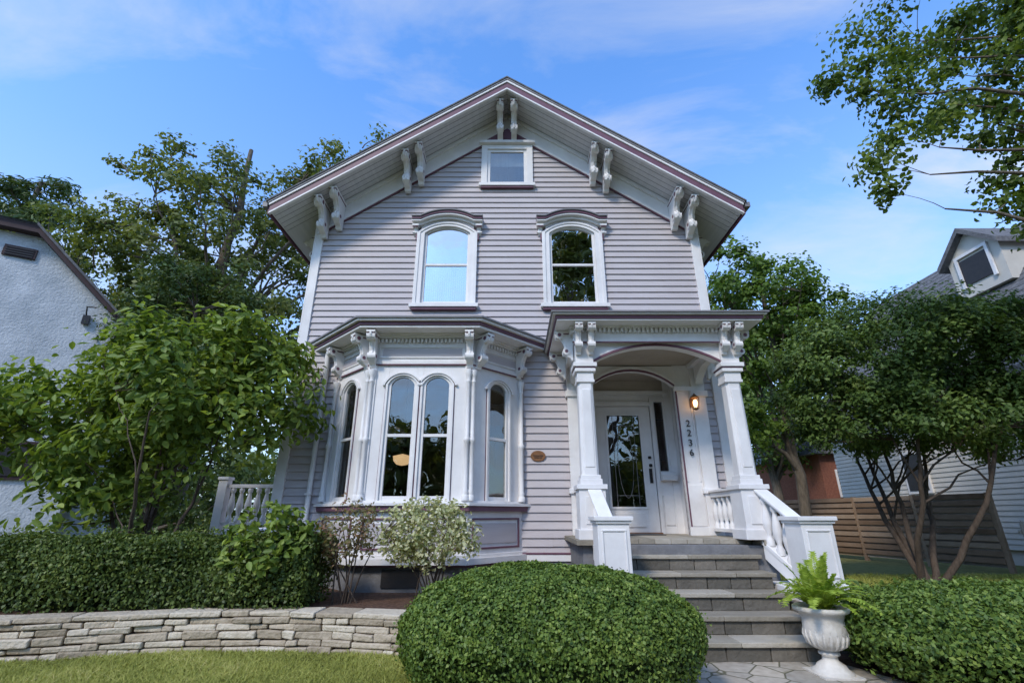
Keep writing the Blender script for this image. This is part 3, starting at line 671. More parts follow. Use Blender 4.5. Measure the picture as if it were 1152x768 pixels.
# ------------------------------------------------------------------ FOLIAGE
def nrm(a): return a / (np.linalg.norm(a, axis=1, keepdims=True) + 1e-9)
def leaves(name, C, Nn, L, W, mat, tone, parent=None, D=None, simple=False, fold=.15):
    n = len(C)
    if D is None: D = rng.normal(size=(n, 3))
    Nn = nrm(Nn); D = nrm(D - (D * Nn).sum(1, keepdims=True) * Nn); Sd = np.cross(Nn, D)
    L = (L * rng.uniform(.7, 1.25, n))[:, None]; W = (W * rng.uniform(.75, 1.2, n))[:, None]
    if simple:
        V = np.stack([C - D * L / 2, C + Sd * W / 2 + Nn * L * fold, C + D * L / 2, C - Sd * W / 2 + Nn * L * fold * .3], 1)
        fv = np.arange(n * 4).reshape(n, 4); k = 4; nf = 1
    else:
        fo = Nn * W * fold
        V = np.stack([C - D * L / 2, C - D * L * .18 + Sd * W * .44 + fo, C + D * L * .16 + Sd * W * .42 + fo, C + D * L / 2 - Nn * L * .12,
                      C + D * L * .16 - Sd * W * .42 + fo, C - D * L * .18 - Sd * W * .44 + fo], 1)
        base = np.arange(n)[:, None] * 6
        fv = np.concatenate([base + np.array([[0, 1, 2, 3]]), base + np.array([[0, 3, 4, 5]])], 1).reshape(-1, 4); k = 6; nf = 2
    me = bpy.data.meshes.new(name); me.vertices.add(n * k); me.vertices.foreach_set('co', V.reshape(-1).astype(np.float32))
    F_ = len(fv); me.loops.add(F_ * 4); me.loops.foreach_set('vertex_index', fv.reshape(-1).astype(np.int32))
    me.polygons.add(F_); me.polygons.foreach_set('loop_start', np.arange(F_, dtype=np.int32) * 4)
    me.update(calc_edges=True)
    a = me.attributes.new('tone', 'FLOAT', 'FACE'); a.data.foreach_set('value', np.repeat(np.clip(tone, 0, 1), nf).astype(np.float32))
    me.materials.append(mat); o = bpy.data.objects.new(name, me); S.collection.objects.link(o)
    if parent: o.parent = parent
    return o
def bez(a, c, d, n):
    t = np.linspace(0, 1, n)[:, None]; return (1 - t) ** 2 * a + 2 * (1 - t) * t * c + t ** 2 * d
def tree(name, base, lobes, nclump, per, cr, LL, LW, leaf, bark=M_BARK, tr=.15, nlimb=8, stems=1, fork=.35, simple=True, lo=.35, zmin=None, flat=.6, twig=.012, up=.5, extra=None, ztop=None):
    E = empty(name, (0, 0, 0)); base = np.array(base, float)
    lob = np.array(lobes, float); vol = lob[:, 3] * lob[:, 4] * lob[:, 5]
    idx = rng.choice(len(lob), nclump, p=vol / vol.sum())
    d = nrm(rng.normal(size=(nclump, 3))); r_ = rng.uniform(lo, 1, nclump) ** .6
    CC = lob[idx, :3] + d * r_[:, None] * lob[idx, 3:6]
    if extra is not None: CC = np.concatenate([CC, np.array(extra, float)])
    if zmin is not None: CC = CC[CC[:, 2] > zmin]
    cen = (lob[:, :3] * vol[:, None]).sum(0) / vol.sum()
    if ztop is None: ztop = lob[:, 2].max() + lob[:, 5].max() * .3
    b = B(); limbs = []
    for s_ in range(stems):
        off = rng.normal(size=3) * .9 * (stems > 1); off[2] = 0
        b0 = base + (rng.normal(size=3) * tr * .9 if stems > 1 else 0); b0[2] = base[2] - .05
        topc = cen * .6 + base * .4 + off * (1.3 if stems > 1 else 0); topc = np.array([topc[0], topc[1], ztop])
        mid = (b0 + topc) / 2 + off * .4; mid[2] = b0[2] + (topc[2] - b0[2]) * .45
        P = bez(b0, mid, topc, 12); P[1:-1, :2] += rng.normal(size=(10, 2)) * tr * .35
        rad = tr * np.linspace(1, .22, 12) ** .9; rad[0] *= 1.35
        b.tube([tuple(p) for p in P], list(rad), bark, 9); limbs.append((P, rad))
    ends = CC[rng.choice(len(CC), min(nlimb, len(CC)), replace=False)]
    if extra is not None: ends = np.concatenate([ends, np.array(extra, float)[::3]])
    for e in ends:
        P0, R0 = limbs[rng.integers(stems)]
        zt_ = base[2] + (e[2] - base[2]) * rng.uniform(fork, fork + .3)
        k = int(np.clip(np.searchsorted(P0[:, 2], zt_), 1, 9)); st = P0[k]
        e2 = st + (e - st) * .88
        c = (st + e2) / 2 + np.array([0, 0, .12 * np.linalg.norm(e - st)]) + rng.normal(size=3) * .1
        P = bez(st, c, e2, 9); P[1:-1] += rng.normal(size=(7, 3)) * .03 * np.linalg.norm(e - st) / 3
        rad = R0[k] * .55 * np.linspace(1, .12, 9)
        b.tube([tuple(p) for p in P], list(rad), bark, 6); limbs.append((P, rad))
    allp = np.concatenate([l[0][2:] for l in limbs]); allr = np.concatenate([l[1][2:] for l in limbs])
    lim = 3.2 * cr
    for c in CC:
        dd = np.linalg.norm(allp - c, axis=1) + np.maximum(0, allp[:, 2] - c[2]) * .8
        k = dd.argmin(); st = allp[k]
        if dd[k] < .05: continue
        if dd[k] > lim: st = c + (st - c) * lim / dd[k] * .5
        m_ = (st + c) / 2 + rng.normal(size=3) * .08 * min(dd[k], lim)
        P = bez(st, m_, c, 5); r0 = min(allr[k] * .7, twig * 2.2)
        b.tube([tuple(p) for p in P], list(np.linspace(max(r0, twig), twig * .35, 5)), bark, 4)
    b.done('trunk_and_branches', E)
    n = len(CC) * per
    ci = np.repeat(np.arange(len(CC)), per)
    csz = rng.uniform(.6, 1.35, len(CC))
    off = rng.normal(size=(n, 3)); off = nrm(off) * (rng.uniform(0, 1, n) ** .5)[:, None]
    off *= (cr * csz[ci])[:, None] * np.array([1, 1, flat])
    off += .22 * cr * np.sin(off[:, [1, 2, 0]] * 9 / cr + ci[:, None])
    C = CC[ci] + off
    out = nrm(C - cen) * .5 + nrm(off) * .7 + np.array([0, 0, up]) + rng.normal(size=(n, 3)) * .55
    clump = rng.uniform(0, 1, len(CC))[ci]
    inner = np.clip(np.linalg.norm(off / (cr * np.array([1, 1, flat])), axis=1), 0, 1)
    tone = .28 * clump + .40 * rng.uniform(0, 1, n) + .22 * inner + .10 * np.clip(off[:, 2] / (cr * flat), -1, 1)  # random tone plus painted shade: darker deep in clumps, lighter on their tops
    leaves('foliage', C, out, LL, LW, leaf, tone, E, simple=simple)
    return E

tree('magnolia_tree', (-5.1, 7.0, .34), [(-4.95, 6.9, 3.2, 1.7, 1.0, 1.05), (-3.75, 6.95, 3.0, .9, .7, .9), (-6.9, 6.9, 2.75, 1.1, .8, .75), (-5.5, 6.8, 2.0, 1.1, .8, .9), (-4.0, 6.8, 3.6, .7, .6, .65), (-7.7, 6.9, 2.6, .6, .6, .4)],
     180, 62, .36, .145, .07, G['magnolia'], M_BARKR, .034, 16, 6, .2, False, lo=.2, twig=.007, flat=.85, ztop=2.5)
tree('oak_tree', (-11.5, 17, 0), [(-11.8, 16.5, 12.2, 4.8, 3.5, 4.2), (-7.2, 16.5, 12.0, 3.2, 2.5, 3.4), (-15.8, 16.5, 10.4, 3.4, 3, 3.4), (-11.5, 16.5, 8, 5, 3, 2.5), (-6.8, 16.5, 15.2, 2.8, 2, 1.5)],
     350, 90, .62, .19, .12, G['oak'], M_BARK, .34, 30, 1, .3, lo=.15, twig=.03, flat=.5)
tree('yew_tree', (-9.6, 13, 0), [(-9.4, 13, 6.0, 1.9, 1.6, 3.4), (-9.4, 13, 3, 2.2, 1.8, 2.5)], 150, 180, .5, .14, .07, G['dark'], M_BARK, .2, 10, 1, .1, lo=.4, flat=.8)
tree('pine_tree', (-29, 24, 0), [(-29, 24, 15.5, 3.2, 3, 3.6), (-29.5, 24, 19.5, 2.2, 1.6, 1.8)], 110, 120, .9, .5, .09, G['dark'], M_BARK, .4, 16, 1, .3, flat=.35, twig=.04)
tree('elm_tree', (-19, 24, 0), [(-19, 24, 9, 4.5, 3, 6.0)], 120, 120, 1.1, .30, .19, G['oak'], M_BARK, .3, 12, 1, .3, twig=.03)
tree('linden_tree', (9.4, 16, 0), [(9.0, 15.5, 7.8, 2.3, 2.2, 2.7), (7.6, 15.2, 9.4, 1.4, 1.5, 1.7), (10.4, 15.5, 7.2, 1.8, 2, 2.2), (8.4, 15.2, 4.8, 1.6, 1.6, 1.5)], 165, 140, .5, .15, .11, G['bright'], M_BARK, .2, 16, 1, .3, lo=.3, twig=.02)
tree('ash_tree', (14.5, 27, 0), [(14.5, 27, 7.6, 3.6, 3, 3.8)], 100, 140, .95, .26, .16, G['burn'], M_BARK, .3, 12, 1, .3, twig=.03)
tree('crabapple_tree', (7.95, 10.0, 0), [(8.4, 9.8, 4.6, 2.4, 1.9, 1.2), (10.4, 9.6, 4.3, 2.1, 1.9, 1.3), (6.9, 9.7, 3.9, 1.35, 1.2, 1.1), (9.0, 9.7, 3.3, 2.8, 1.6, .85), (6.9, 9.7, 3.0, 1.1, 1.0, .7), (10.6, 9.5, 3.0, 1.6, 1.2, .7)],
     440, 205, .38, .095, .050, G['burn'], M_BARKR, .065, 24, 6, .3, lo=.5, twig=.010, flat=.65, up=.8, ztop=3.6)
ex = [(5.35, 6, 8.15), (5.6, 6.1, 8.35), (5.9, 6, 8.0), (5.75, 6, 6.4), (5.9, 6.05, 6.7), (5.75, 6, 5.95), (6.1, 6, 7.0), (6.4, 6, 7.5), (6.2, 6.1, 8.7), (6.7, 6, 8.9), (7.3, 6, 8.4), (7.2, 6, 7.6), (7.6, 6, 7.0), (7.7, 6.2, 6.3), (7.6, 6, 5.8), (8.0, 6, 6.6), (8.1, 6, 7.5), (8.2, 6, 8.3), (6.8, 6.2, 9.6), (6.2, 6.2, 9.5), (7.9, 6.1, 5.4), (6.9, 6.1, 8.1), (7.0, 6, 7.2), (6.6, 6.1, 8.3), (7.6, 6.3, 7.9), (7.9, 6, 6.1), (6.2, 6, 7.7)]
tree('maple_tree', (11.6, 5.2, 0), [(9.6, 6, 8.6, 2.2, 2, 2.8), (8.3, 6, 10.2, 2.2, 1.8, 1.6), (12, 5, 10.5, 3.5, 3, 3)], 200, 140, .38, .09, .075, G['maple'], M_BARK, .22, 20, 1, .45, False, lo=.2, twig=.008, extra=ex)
tree('street_tree', (5.0, -9.5, 0), [(4.6, -9.5, 14.2, 3.6, 3.0, 5.0), (5.5, -9.5, 9.5, 3.4, 3, 2.5)], 150, 120, .8, .28, .2, G['oak'], M_BARK, .35, 14, 1, .3, lo=.2, twig=.03)

def lump(P, f=5., a=1.):
    return a * (np.sin(P[:, 0] * f + 1.3) * np.sin(P[:, 1] * f * 1.1 + .4) * np.sin(P[:, 2] * f * 1.2 + 2) + .5 * np.sin(P[:, 0] * f * 2.3 + P[:, 2] * 3) * np.sin(P[:, 1] * f * 2.1 + P[:, 2] * f * 1.7))
def bush(name, c, r, n, LL, LW, mat, depth=.07, amp=.035, pw=2.4, sprig=.05, slen=.045):
    E = empty(name); c = np.array(c, float); r = np.array(r, float)
    d = nrm(rng.normal(size=(n, 3))); d[:, 2] = np.abs(d[:, 2]) * np.where(rng.uniform(size=n) < .8, 1, -1)
    se = (np.abs(d) ** pw).sum(1, keepdims=True) ** (-1 / pw)
    P = d * se * r; k = rng.uniform(0, 1, n) ** 1.5
    P = P * (1 - k[:, None] * depth / r.mean()); l = lump(P + c, 5, amp); P = P + nrm(P) * l[:, None]
    fine = np.sin(P[:, 0] * 31 + P[:, 2] * 17 + 2 * np.sin(P[:, 1] * 9)) * np.sin(P[:, 1] * 27 + P[:, 2] * 23 + 2 * np.sin(P[:, 0] * 7))
    P = P + nrm(P) * (fine * .015)[:, None]
    sp = rng.uniform(size=n) < sprig; P[sp] *= (1 + rng.uniform(0, slen, sp.sum()))[:, None]
    nn = nrm(P / r ** 2) + rng.normal(size=(n, 3)) * .65
    tone = .55 * rng.uniform(0, 1, n) + .25 * (1 - k) + .10 * np.clip(l / amp, -1, 1) + .14 * fine + .08  # partly random, with shade painted in: deeper leaves and hollows darker
    C = P + c; ok = C[:, 2] > .0
    leaves('foliage', C[ok], nn[ok], LL, LW, mat, tone[ok], E, simple=True, fold=.2)
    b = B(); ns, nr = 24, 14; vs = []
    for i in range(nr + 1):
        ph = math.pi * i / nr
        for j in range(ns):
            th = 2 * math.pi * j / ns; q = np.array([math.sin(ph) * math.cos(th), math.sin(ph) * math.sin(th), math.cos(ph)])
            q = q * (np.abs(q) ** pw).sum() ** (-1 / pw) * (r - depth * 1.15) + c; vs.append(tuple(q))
    b.add(vs, [(i * ns + j, i * ns + (j + 1) % ns, (i + 1) * ns + (j + 1) % ns, (i + 1) * ns + j) for i in range(nr) for j in range(ns)], G['core'], True); b.done('dark_core', E)  # added solid filler, no real twigs; inner shade is put into its dark green
    return E
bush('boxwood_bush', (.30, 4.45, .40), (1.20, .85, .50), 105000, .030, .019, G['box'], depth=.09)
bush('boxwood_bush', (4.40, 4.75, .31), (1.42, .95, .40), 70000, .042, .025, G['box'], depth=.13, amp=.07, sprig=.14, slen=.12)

def hedge(name, x0, x1, yf, yb, z0, z1, n, LL, LW, mat, fy=lambda x: 0 * x):
    E = empty(name); c = np.array([(x0 + x1) / 2, (yf + yb) / 2, (z0 + z1) / 2]); h = np.array([(x1 - x0) / 2, (yb - yf) / 2, (z1 - z0) / 2])
    ar = np.array([h[0] * h[1], h[0] * h[2], h[0] * h[2] * .3, h[1] * h[2]]); f = rng.choice(4, n, p=ar / ar.sum())
    P = rng.uniform(-1, 1, (n, 3)) * h; Nn = np.zeros((n, 3))
    P[f == 0, 2] = h[2]; Nn[f == 0, 2] = 1; P[f == 1, 1] = -h[1]; Nn[f == 1, 1] = -1; P[f == 2, 1] = h[1]; Nn[f == 2, 1] = 1; P[f == 3, 0] = h[0]; Nn[f == 3, 0] = 1
    k = rng.uniform(0, 1, n) ** 1.4
    l = lump(P + c, 3.2, .08)
    P = P - Nn * (k * .15)[:, None] + Nn * l[:, None]
    q = np.clip(P[:, 2] / h[2], 0, 1) ** 6; P[:, 1] -= np.sign(P[:, 1]) * q * .10 * (np.abs(P[:, 1]) / h[1]) ** 4
    q2 = (np.abs(P[:, 1]) / h[1]) ** 6; P[:, 2] -= np.clip(q2, 0, 1) * .06 * (P[:, 2] > 0)
    sp = rng.uniform(size=n) < .08; P[sp] += Nn[sp] * rng.uniform(0, .11, sp.sum())[:, None]
    Nn = Nn + rng.normal(size=(n, 3)) * .6
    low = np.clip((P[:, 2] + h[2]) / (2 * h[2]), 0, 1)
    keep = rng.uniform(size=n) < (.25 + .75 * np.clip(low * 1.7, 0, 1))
    tone = .6 * rng.uniform(0, 1, n) + .2 * (1 - k) + .15 * low + .1 * np.clip(l / .07, -1, 1)  # besides chance, shade in the leaf colour: darker deep, in hollows and low down
    C = P + c; C[:, 1] += fy(C[:, 0])
    leaves('foliage', C[keep], Nn[keep], LL, LW, mat, tone[keep], E, simple=True, fold=.2)
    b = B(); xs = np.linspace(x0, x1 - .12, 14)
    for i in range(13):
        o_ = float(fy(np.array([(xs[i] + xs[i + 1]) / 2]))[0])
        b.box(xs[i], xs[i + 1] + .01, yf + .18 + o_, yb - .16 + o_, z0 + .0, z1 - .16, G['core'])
    b.done('dark_core', E); return E  # plain boxes filling the hedge, coloured dark for the shade within the leaves
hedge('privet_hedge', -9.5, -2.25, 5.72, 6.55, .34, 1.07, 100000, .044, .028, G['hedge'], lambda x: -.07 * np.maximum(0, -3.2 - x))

def shrub(name, base, cen, rad, nclump, per, cr, LL, LW, leaf, stems=9, srad=.007, simple=False, barkm=M_BARKR, droop=0):
    E = empty(name); base = np.array(base, float); cen = np.array(cen, float); rad = np.array(rad, float)
    CC = cen + nrm(rng.normal(size=(nclump, 3))) * (rng.uniform(.2, 1, nclump) ** .5)[:, None] * rad
    b = B()
    st = []
    for i in range(stems):
        e = CC[rng.integers(nclump)]; b0 = base + rng.normal(size=3) * np.array([.07, .05, 0]); m_ = (b0 + e) / 2 + np.array([0, 0, .1]) + rng.normal(size=3) * .05
        P = bez(b0, m_, e, 8); st.append(P); b.tube([tuple(p) for p in P], list(np.linspace(srad * 1.6, srad * .5, 8)), barkm, 5)
    al = np.concatenate([p[3:] for p in st])
    for c in CC:
        k = np.linalg.norm(al - c, axis=1).argmin(); b.tube([tuple(al[k]), tuple((al[k] + c) / 2 + rng.normal(size=3) * .02), tuple(c)], [srad * .6, srad * .5, srad * .3], barkm, 4)
    b.done('stems', E)
    ci = np.repeat(np.arange(nclump), per); n = len(ci)
    off = nrm(rng.normal(size=(n, 3))) * (rng.uniform(0, 1, n) ** .5 * cr)[:, None]
    tone = .3 * rng.uniform(0, 1, nclump)[ci] + .6 * rng.uniform(0, 1, n) + .1
    leaves('foliage', CC[ci] + off, nrm(off) * .5 + np.array([0, -.2, .6]) + rng.normal(size=(n, 3)) * .5, LL, LW, leaf, tone, E, simple=simple)
    return E
shrub('variegated_dogwood_shrub', (-.98, 6.25, .33), (-.98, 6.12, 1.12), (.62, .38, .38), 110, 32, .13, .055, .034, G['varieg'], 12)
shrub('variegated_dogwood_shrub', (-1.95, 6.2, .33), (-1.95, 6.15, 1.15), (.42, .3, .38), 46, 20, .12, .055, .03, G['redleaf'], 9)
shrub('viburnum_shrub', (-2.6, 5.95, .33), (-2.72, 5.85, .95), (.50, .3, .45), 46, 18, .13, .10, .06, G['magnolia'], 9)
shrub('hydrangea_shrub', (3.75, 6.4, .0), (3.8, 6.3, .35), (.35, .3, .28), 30, 20, .12, .09, .06, G['box'], 6)
shrub('groundcover_plant', (3.35, 5.15, .0), (3.35, 5.15, .12), (.28, .2, .10), 20, 18, .08, .05, .035, G['box'], 6, .003)

def grass(name, n, region, h, w):
    x = rng.uniform(region[0], region[1], n); y = rng.uniform(region[2], region[3], n)
    if region[4]:
        wy = np.interp(x, SP[:, 0], SP[:, 1]); ok = y < wy - .01; x, y = x[ok], y[ok]
    n = len(x); patch = .5 + .5 * np.sin(x * 2.1 + 1 + np.sin(y * 5)) * np.sin(y * 3.3 + x + np.sin(x * 4))
    hh = h * rng.uniform(.4, 1.5, n) * (.75 + .5 * patch)
    C = np.stack([x, y, hh * .40], 1); D = np.stack([rng.normal(size=n) * .7, rng.normal(size=n) * .7, np.ones(n) * .9], 1)
    Nn = np.stack([rng.normal(size=n) * .6, rng.normal(size=n) * .6 - .5, rng.uniform(.3, 1, n)], 1)
    return leaves(name, C, Nn, hh, w, G['grass'], .60 * rng.uniform(0, 1, n) + .38 * patch, None, D=D, simple=True, fold=0)
grass('grass', 75000, (-5.6, 1.2, 4.3, 5.6, True), .06, .0075)
grass('grass', 45000, (3.3, 12, 6.5, 12, False), .08, .014)

# urn with fern
E = empty('stone_urn_planter')
b = B(); ux, uy = 2.80, 4.86
P = [(.16, 0), (.165, .035), (.13, .05), (.11, .08), (.065, .11), (.06, .14), (.085, .155), (.085, .17), (.06, .18), (.10, .20), (.155, .24), (.175, .30), (.17, .36), (.165, .42), (.185, .465), (.225, .485), (.23, .51), (.21, .52), (.185, .50), (.16, .47)]
b.lathe(ux, uy, [(r_, z * 1.03) for r_, z in P], M_URN, 28)
for j in range(20):
    a = 2 * math.pi * j / 20
    b.tube([(ux + r_ * math.cos(a), uy + r_ * math.sin(a), z * 1.03) for r_, z in ((.10, .20), (.153, .24), (.172, .30), (.168, .34))], [.008, .016, .016, .006], M_URN, 6)
b.box(ux - .17, ux + .17, uy - .17, uy + .17, -.01, .02, M_URN)
b.lathe(ux, uy, [(.0, .49), (.18, .495)], M_MULCH, 20)
b.done('urn', E)
Cs = []; Ds = []; Ns = []; rr = []; b = B()
for i in range(70):
    a = rng.uniform(0, 2 * math.pi); Lf = rng.uniform(.30, .52); lean = rng.uniform(.12, .95)
    t = np.linspace(0, 1, 26); rad = .05 + Lf * lean * t ** 1.2; zz = .50 + Lf * (1.15 - .4 * lean) * t - Lf * .75 * lean * t ** 2.4
    pts = np.stack([ux + rad * math.cos(a), uy + rad * math.sin(a), zz], 1); b.tube([tuple(p) for p in pts[::3]], .0022, G['fern'], 4, r=.5)
    tang = np.gradient(pts, axis=0); side = nrm(np.cross(tang, np.array([0, 0, 1.])))
    for s_ in (-1, 1):
        ll = .06 * np.sin(np.pi * (t * .85 + .15)) + .012
        Cs.append(pts + side * s_ * (ll * .5)[:, None]); Ds.append(side * s_ + nrm(tang) * .4); Ns.append(np.cross(side, nrm(tang)) + rng.normal(size=(26, 3)) * .2); rr.append(rng.uniform(.1, 1) * .6 + .4 * rng.uniform(0, 1, 26))
b.done('fern_stalks', E)
leaves('fern_fronds', np.concatenate(Cs), np.concatenate(Ns), .062, .02, G['fern'], np.concatenate(rr), E, D=np.concatenate(Ds), simple=True, fold=.05)

# ------------------------------------------------------------------ NEIGHBOURS
E = empty('white_stucco_house'); MS = T(-11.0, 12.2, 0, 30)
b = B(); b.M = MS
b.prism([(-14, 0), (0, 0), (0, 6.35), (-2.13, 8.4), (-10, 8.4), (-14, 6.35)], 0, 9, M_STUCCO)
b.done('walls', E)
b = B(); b.M = MS
def slab(p, q, t, y0, y1, m):
    b.prism([(p[0], p[1]), (q[0], q[1]), (q[0], q[1] + t), (p[0], p[1] + t)], y0, y1, m)
slab((-2.15, 8.42), (.45, 5.92), .20, -.30, 9.2, M_MAROON); slab((-2.2, 8.62), (.55, 5.96), .08, -.36, 9.3, M_SHING)
slab((-10, 8.42), (-2.15, 8.42), .20, -.29, 0, M_MAROON)
b.add([(-10, -.36, 8.66), (-2.2, -.36, 8.66), (-4.2, 3.2, 10.2), (-8, 3.2, 10.2), (-4.2, 9.3, 10.2), (-2.2, 9.3, 8.66)], [(0, 1, 2, 3), (1, 5, 4, 2)], M_SHING)
b.done('roof', E)
b = B(); b.M = MS
b.box(-2.75, -2.1, -.05, 0, 7.72, 8.02, M_MAROON)
for i in range(4): b.box(-2.7, -2.15, -.07, -.04, 7.75 + i * .065, 7.78 + i * .065, M_BLACK)
b.box(-1.55, -.25, -.06, 0, 2.1, 3.0, M_MAROON); b.box(-1.47, -.94, -.08, -.055, 2.18, 2.92, M_BLACK); b.box(-.86, -.33, -.08, -.055, 2.18, 2.92, M_BLACK)
b.box(-.75, -.6, -.10, -.02, 6.15, 6.4, M_BLACK); b.tube([(-.7, -.05, 6.4), (-.7, -.2, 6.6), (-.5, -.25, 6.6)], .02, M_BLACK, 5)
b.done('window_and_vent', E)

E = empty('cream_sided_house'); b = B()
z = .4
while z < 5.5:
    vs = [(14.0, 9.0, z), (14.0, 21, z), (14.025, 21, z + .15), (14.025, 9.0, z + .15), (14.1, 9.0, z), (14.1, 21, z), (14.1, 21, z + .15), (14.1, 9, z + .15)]
    b.add(vs, [(0, 3, 2, 1), (0, 1, 5, 4), (0, 4, 7, 3), (1, 2, 6, 5)], M_CREAM); z += .148
b.prism([(14.1, 0), (22, 0), (22, 5.5), (18, 10.7), (14.1, 5.6)], 9.02, 20.98, M_CREAM)
b.done('walls', E, 0)
b = B()
b.prism([(13.4, 4.85), (18, 10.8), (22.6, 4.85), (22.6, 5.07), (18, 11.02), (13.4, 5.07)], 8.6, 21.4, M_SHING)
b.prism([(13.38, 4.8), (18, 10.78), (18, 10.6), (13.38, 4.62)], 21.38, 21.46, M_CREAM)
for i in range(26):
    t = (i + .5) / 26; xx = 13.4 + 4.6 * t; zz = 5.07 + 5.95 * t
    b.box(xx - .012, xx + .012, 8.6, 21.4, zz - .006, zz + .014, M_SHING)
b.prism([(13.2, 8.3), (15.0, 8.3), (15.0, 9.7), (14.1, 10.5), (13.2, 9.7)], 15.7, 18, M_CREAM, 'x')
b.prism([(13.0, 9.5), (14.1, 10.5), (15.2, 9.5), (15.2, 9.68), (14.1, 10.7), (13.0, 9.68)], 15.45, 18.2, M_SHING, 'x')
b.box(15.66, 15.7, 13.6, 14.6, 8.7, 9.6, M_BLACK)
b.box(15.62, 15.68, 13.5, 13.6, 8.6, 9.7, M_WHITE); b.box(15.62, 15.68, 14.6, 14.7, 8.6, 9.7, M_WHITE); b.box(15.62, 15.68, 13.5, 14.7, 9.7, 9.8, M_WHITE)
b.done('roof_and_dormer', E)
b = B()
for (y0, y1, z0, z1) in ((16.4, 17.4, 2.0, 3.4), (12.0, 13.0, 2.0, 3.4)):
    b.box(13.95, 14.02, y0, y1, z0, z1, M_WHITE); b.box(13.93, 13.955, y0 + .1, y1 - .1, z0 + .1, z1 - .1, M_BLACK)
b.done('windows', E)
E = empty('brick_house'); b = B(); b.box(16.5, 22, 26, 34, 0, 4.6, M_BRICK); b.prism([(16, 4.4), (22.5, 4.4), (19.2, 7.5)], 25.6, 34.4, M_SHING)
b.box(17.2, 18.2, 25.95, 26.0, 2.2, 3.6, M_WHITE); b.box(17.3, 18.1, 25.93, 25.96, 2.3, 3.5, M_BLACK); b.done('house_body', E)
E = empty('grey_garage'); b = B(); b.box(17.5, 24, 38, 44, 0, 3.4, M_SOFF); b.prism([(17, 3.3), (24.5, 3.3), (20.7, 6.0)], 37.6, 44.4, M_SHING)
b.box(18.3, 20.3, 37.95, 38.0, .1, 2.4, M_WHITE); b.done('garage_body', E)

# fences
b = B()
p0 = np.array([11.9, 12.4]); p1 = np.array([10.0, 19.5]); dv = p1 - p0; L = np.linalg.norm(dv); ang = math.degrees(math.atan2(dv[1], dv[0]))
b.M = T(p0[0], p0[1], 0, ang)
npan = 4; pl = L / npan
for i in range(npan + 1): b.box(i * pl - .05, i * pl + .05, -.05, .05, 0, 1.85, M_FENCE)
for i in range(npan):
    for j in range(10):
        b.box(i * pl + .05, (i + 1) * pl - .05, .0, .025, .12 + j * .168, .12 + j * .168 + .135, M_FENCE if i > 1 else M_FENCE2, jit=.004)
        b.box(i * pl + .05, (i + 1) * pl - .05, .05, .07, .20 + j * .168, .20 + j * .168 + .12, M_FENCE, jit=.004)
b.done('wooden_slat_fence')
b = B()
for i in range(3): b.box(10.0 - i * 2.6 - .05, 10.0 - i * 2.6 + .05, 19.5, 19.6, 0, 1.85, M_FENCE)
for j in range(10): b.box(3.6, 10.0, 19.48, 19.5, .12 + j * .17, .26 + j * .17, M_FENCE, jit=.004)
b.done('wooden_slat_fence')
b = B()
for i in range(34):
    x = 11.95 + i * .115
    b.prism([(x, .05), (x + .085, .05), (x + .085, 1.12), (x + .043, 1.2), (x, 1.12)], 11.9, 11.92, M_FENCE2)
b.box(11.9, 15.9, 11.92, 11.96, .3, .38, M_FENCE2); b.box(11.9, 15.9, 11.92, 11.96, .9, .98, M_FENCE2)
b.done('picket_fence')

def ring(name, n, per, rad0, rad1, hmax, a0, a1, sz):
    a = rng.uniform(a0, a1, n); r_ = rng.uniform(rad0, rad1, n)
    top = hmax * (.65 + .35 * np.sin(a * 7 + 1) * np.sin(a * 17))
    CC = np.stack([r_ * np.sin(a), r_ * np.cos(a), top * rng.uniform(.05, 1, n) ** .8], 1)
    ci = np.repeat(np.arange(n), per); off = nrm(rng.normal(size=(n * per, 3))) * (rng.uniform(0, 1, n * per) ** .4 * 2.0)[:, None]
    leaves(name, CC[ci] + off, nrm(off) + np.array([0, 0, .6]) + rng.normal(size=off.shape) * .4, sz, sz * .7, G['oak'], .35 * rng.uniform(0, 1, n)[ci] + .4 * rng.uniform(0, 1, n * per) + .1, None, simple=True)
ring('distant_trees', 600, 60, 45, 70, 10, -1.3, 1.3, .8)
ring('distant_trees', 520, 45, 30, 45, 15, 1.9, 4.4, .9)

# ------------------------------------------------------------------ LIGHT / SKY
EL, AZ = 42, 212
w = bpy.data.worlds.new('World'); S.world = w; w.use_nodes = True; nt = w.node_tree
bg = nt.nodes['Background']
sky = N(nt, 'ShaderNodeTexSky', sky_type='NISHITA'); sky.sun_disc = False; sky.sun_elevation = R(EL); sky.sun_rotation = R(AZ); sky.ozone_density = 2.0; sky.dust_density = .6; sky.air_density = 1.0
hs = N(nt, 'ShaderNodeMixRGB', blend_type='MULTIPLY'); hs.inputs[0].default_value = 1; hs.inputs[2].default_value = (1.35, 2.1, 2.85, 1)
nt.links.new(sky.outputs[0], hs.inputs[1])
tc = N(nt, 'ShaderNodeTexCoord'); sx = N(nt, 'ShaderNodeSeparateXYZ'); nt.links.new(tc.outputs['Generated'], sx.inputs[0])
ad = N(nt, 'ShaderNodeMath', operation='ADD'); ad.inputs[1].default_value = .18; nt.links.new(sx.outputs['Z'], ad.inputs[0])
dvx = N(nt, 'ShaderNodeMath', operation='DIVIDE'); dvy = N(nt, 'ShaderNodeMath', operation='DIVIDE')
nt.links.new(sx.outputs['X'], dvx.inputs[0]); nt.links.new(ad.outputs[0], dvx.inputs[1]); nt.links.new(sx.outputs['Y'], dvy.inputs[0]); nt.links.new(ad.outputs[0], dvy.inputs[1])
cb = N(nt, 'ShaderNodeCombineXYZ'); nt.links.new(dvx.outputs[0], cb.inputs[0]); nt.links.new(dvy.outputs[0], cb.inputs[1])
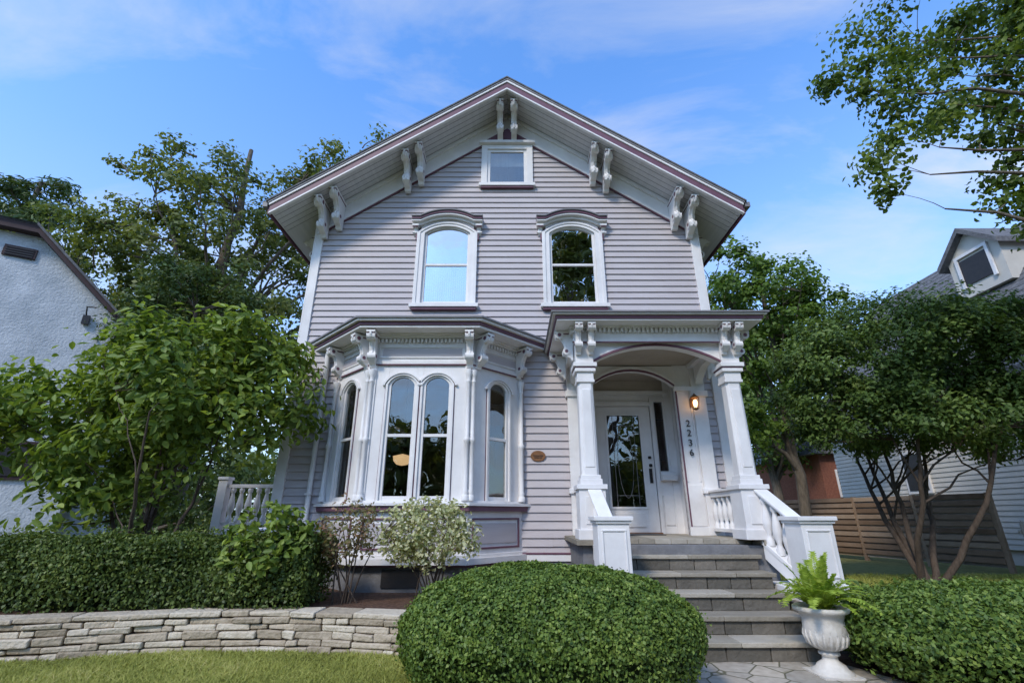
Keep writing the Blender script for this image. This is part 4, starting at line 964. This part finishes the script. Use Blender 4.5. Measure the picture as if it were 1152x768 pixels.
mp = N(nt, 'ShaderNodeMapping'); mp.inputs['Rotation'].default_value = (0, 0, R(-20)); mp.inputs['Scale'].default_value = (.9, 1.7, 1); mp.inputs['Location'].default_value = (1.7, .9, 0)
nt.links.new(cb.outputs[0], mp.inputs[0])
n1 = N(nt, 'ShaderNodeTexNoise'); n1.inputs['Scale'].default_value = 1.5; n1.inputs['Detail'].default_value = 10; n1.inputs['Roughness'].default_value = .6; n1.inputs['Distortion'].default_value = .5
nt.links.new(mp.outputs[0], n1.inputs['Vector'])
cr_ = ramp(nt, [(.44, (0, 0, 0)), (.58, (.30, .30, .30)), (.76, (.85, .85, .85))]); nt.links.new(n1.outputs['Fac'], cr_.inputs['Fac'])
hz = ramp(nt, [(.0, (.7, .7, .7)), (.3, (.42, .42, .42)), (.55, (.12, .12, .12)), (.75, (0, 0, 0))]); nt.links.new(sx.outputs['Z'], hz.inputs['Fac'])
mxh = N(nt, 'ShaderNodeMixRGB'); mxh.inputs[2].default_value = (4.6, 5.2, 6.1, 1); nt.links.new(hz.outputs[0], mxh.inputs[0]); nt.links.new(hs.outputs[0], mxh.inputs[1])
mx = N(nt, 'ShaderNodeMixRGB'); mx.inputs[2].default_value = (5.7, 5.85, 6.1, 1)
nt.links.new(cr_.outputs[0], mx.inputs[0]); nt.links.new(mxh.outputs[0], mx.inputs[1]); nt.links.new(mx.outputs[0], bg.inputs['Color'])
bg.inputs['Strength'].default_value = .15
sun = bpy.data.lights.new('sun', 'SUN'); sun.energy = 2.6; sun.angle = R(9); sun.color = (1, .92, .80)
so = bpy.data.objects.new('sun', sun); S.collection.objects.link(so)
dirv = Vector((math.sin(R(AZ)) * math.cos(R(EL)), math.cos(R(AZ)) * math.cos(R(EL)), math.sin(R(EL))))
so.rotation_euler = dirv.to_track_quat('Z', 'Y').to_euler(); so.location = (0, 0, 20)

cam = bpy.data.cameras.new('camera'); cam.sensor_width = 36; cam.lens = 36 * 531 / 1152; cam.clip_start = .05; cam.clip_end = 1000
co = bpy.data.objects.new('camera', cam); S.collection.objects.link(co); co.location = (0, 0, 1.305); co.rotation_euler = (R(110.2), 0, 0); S.camera = co
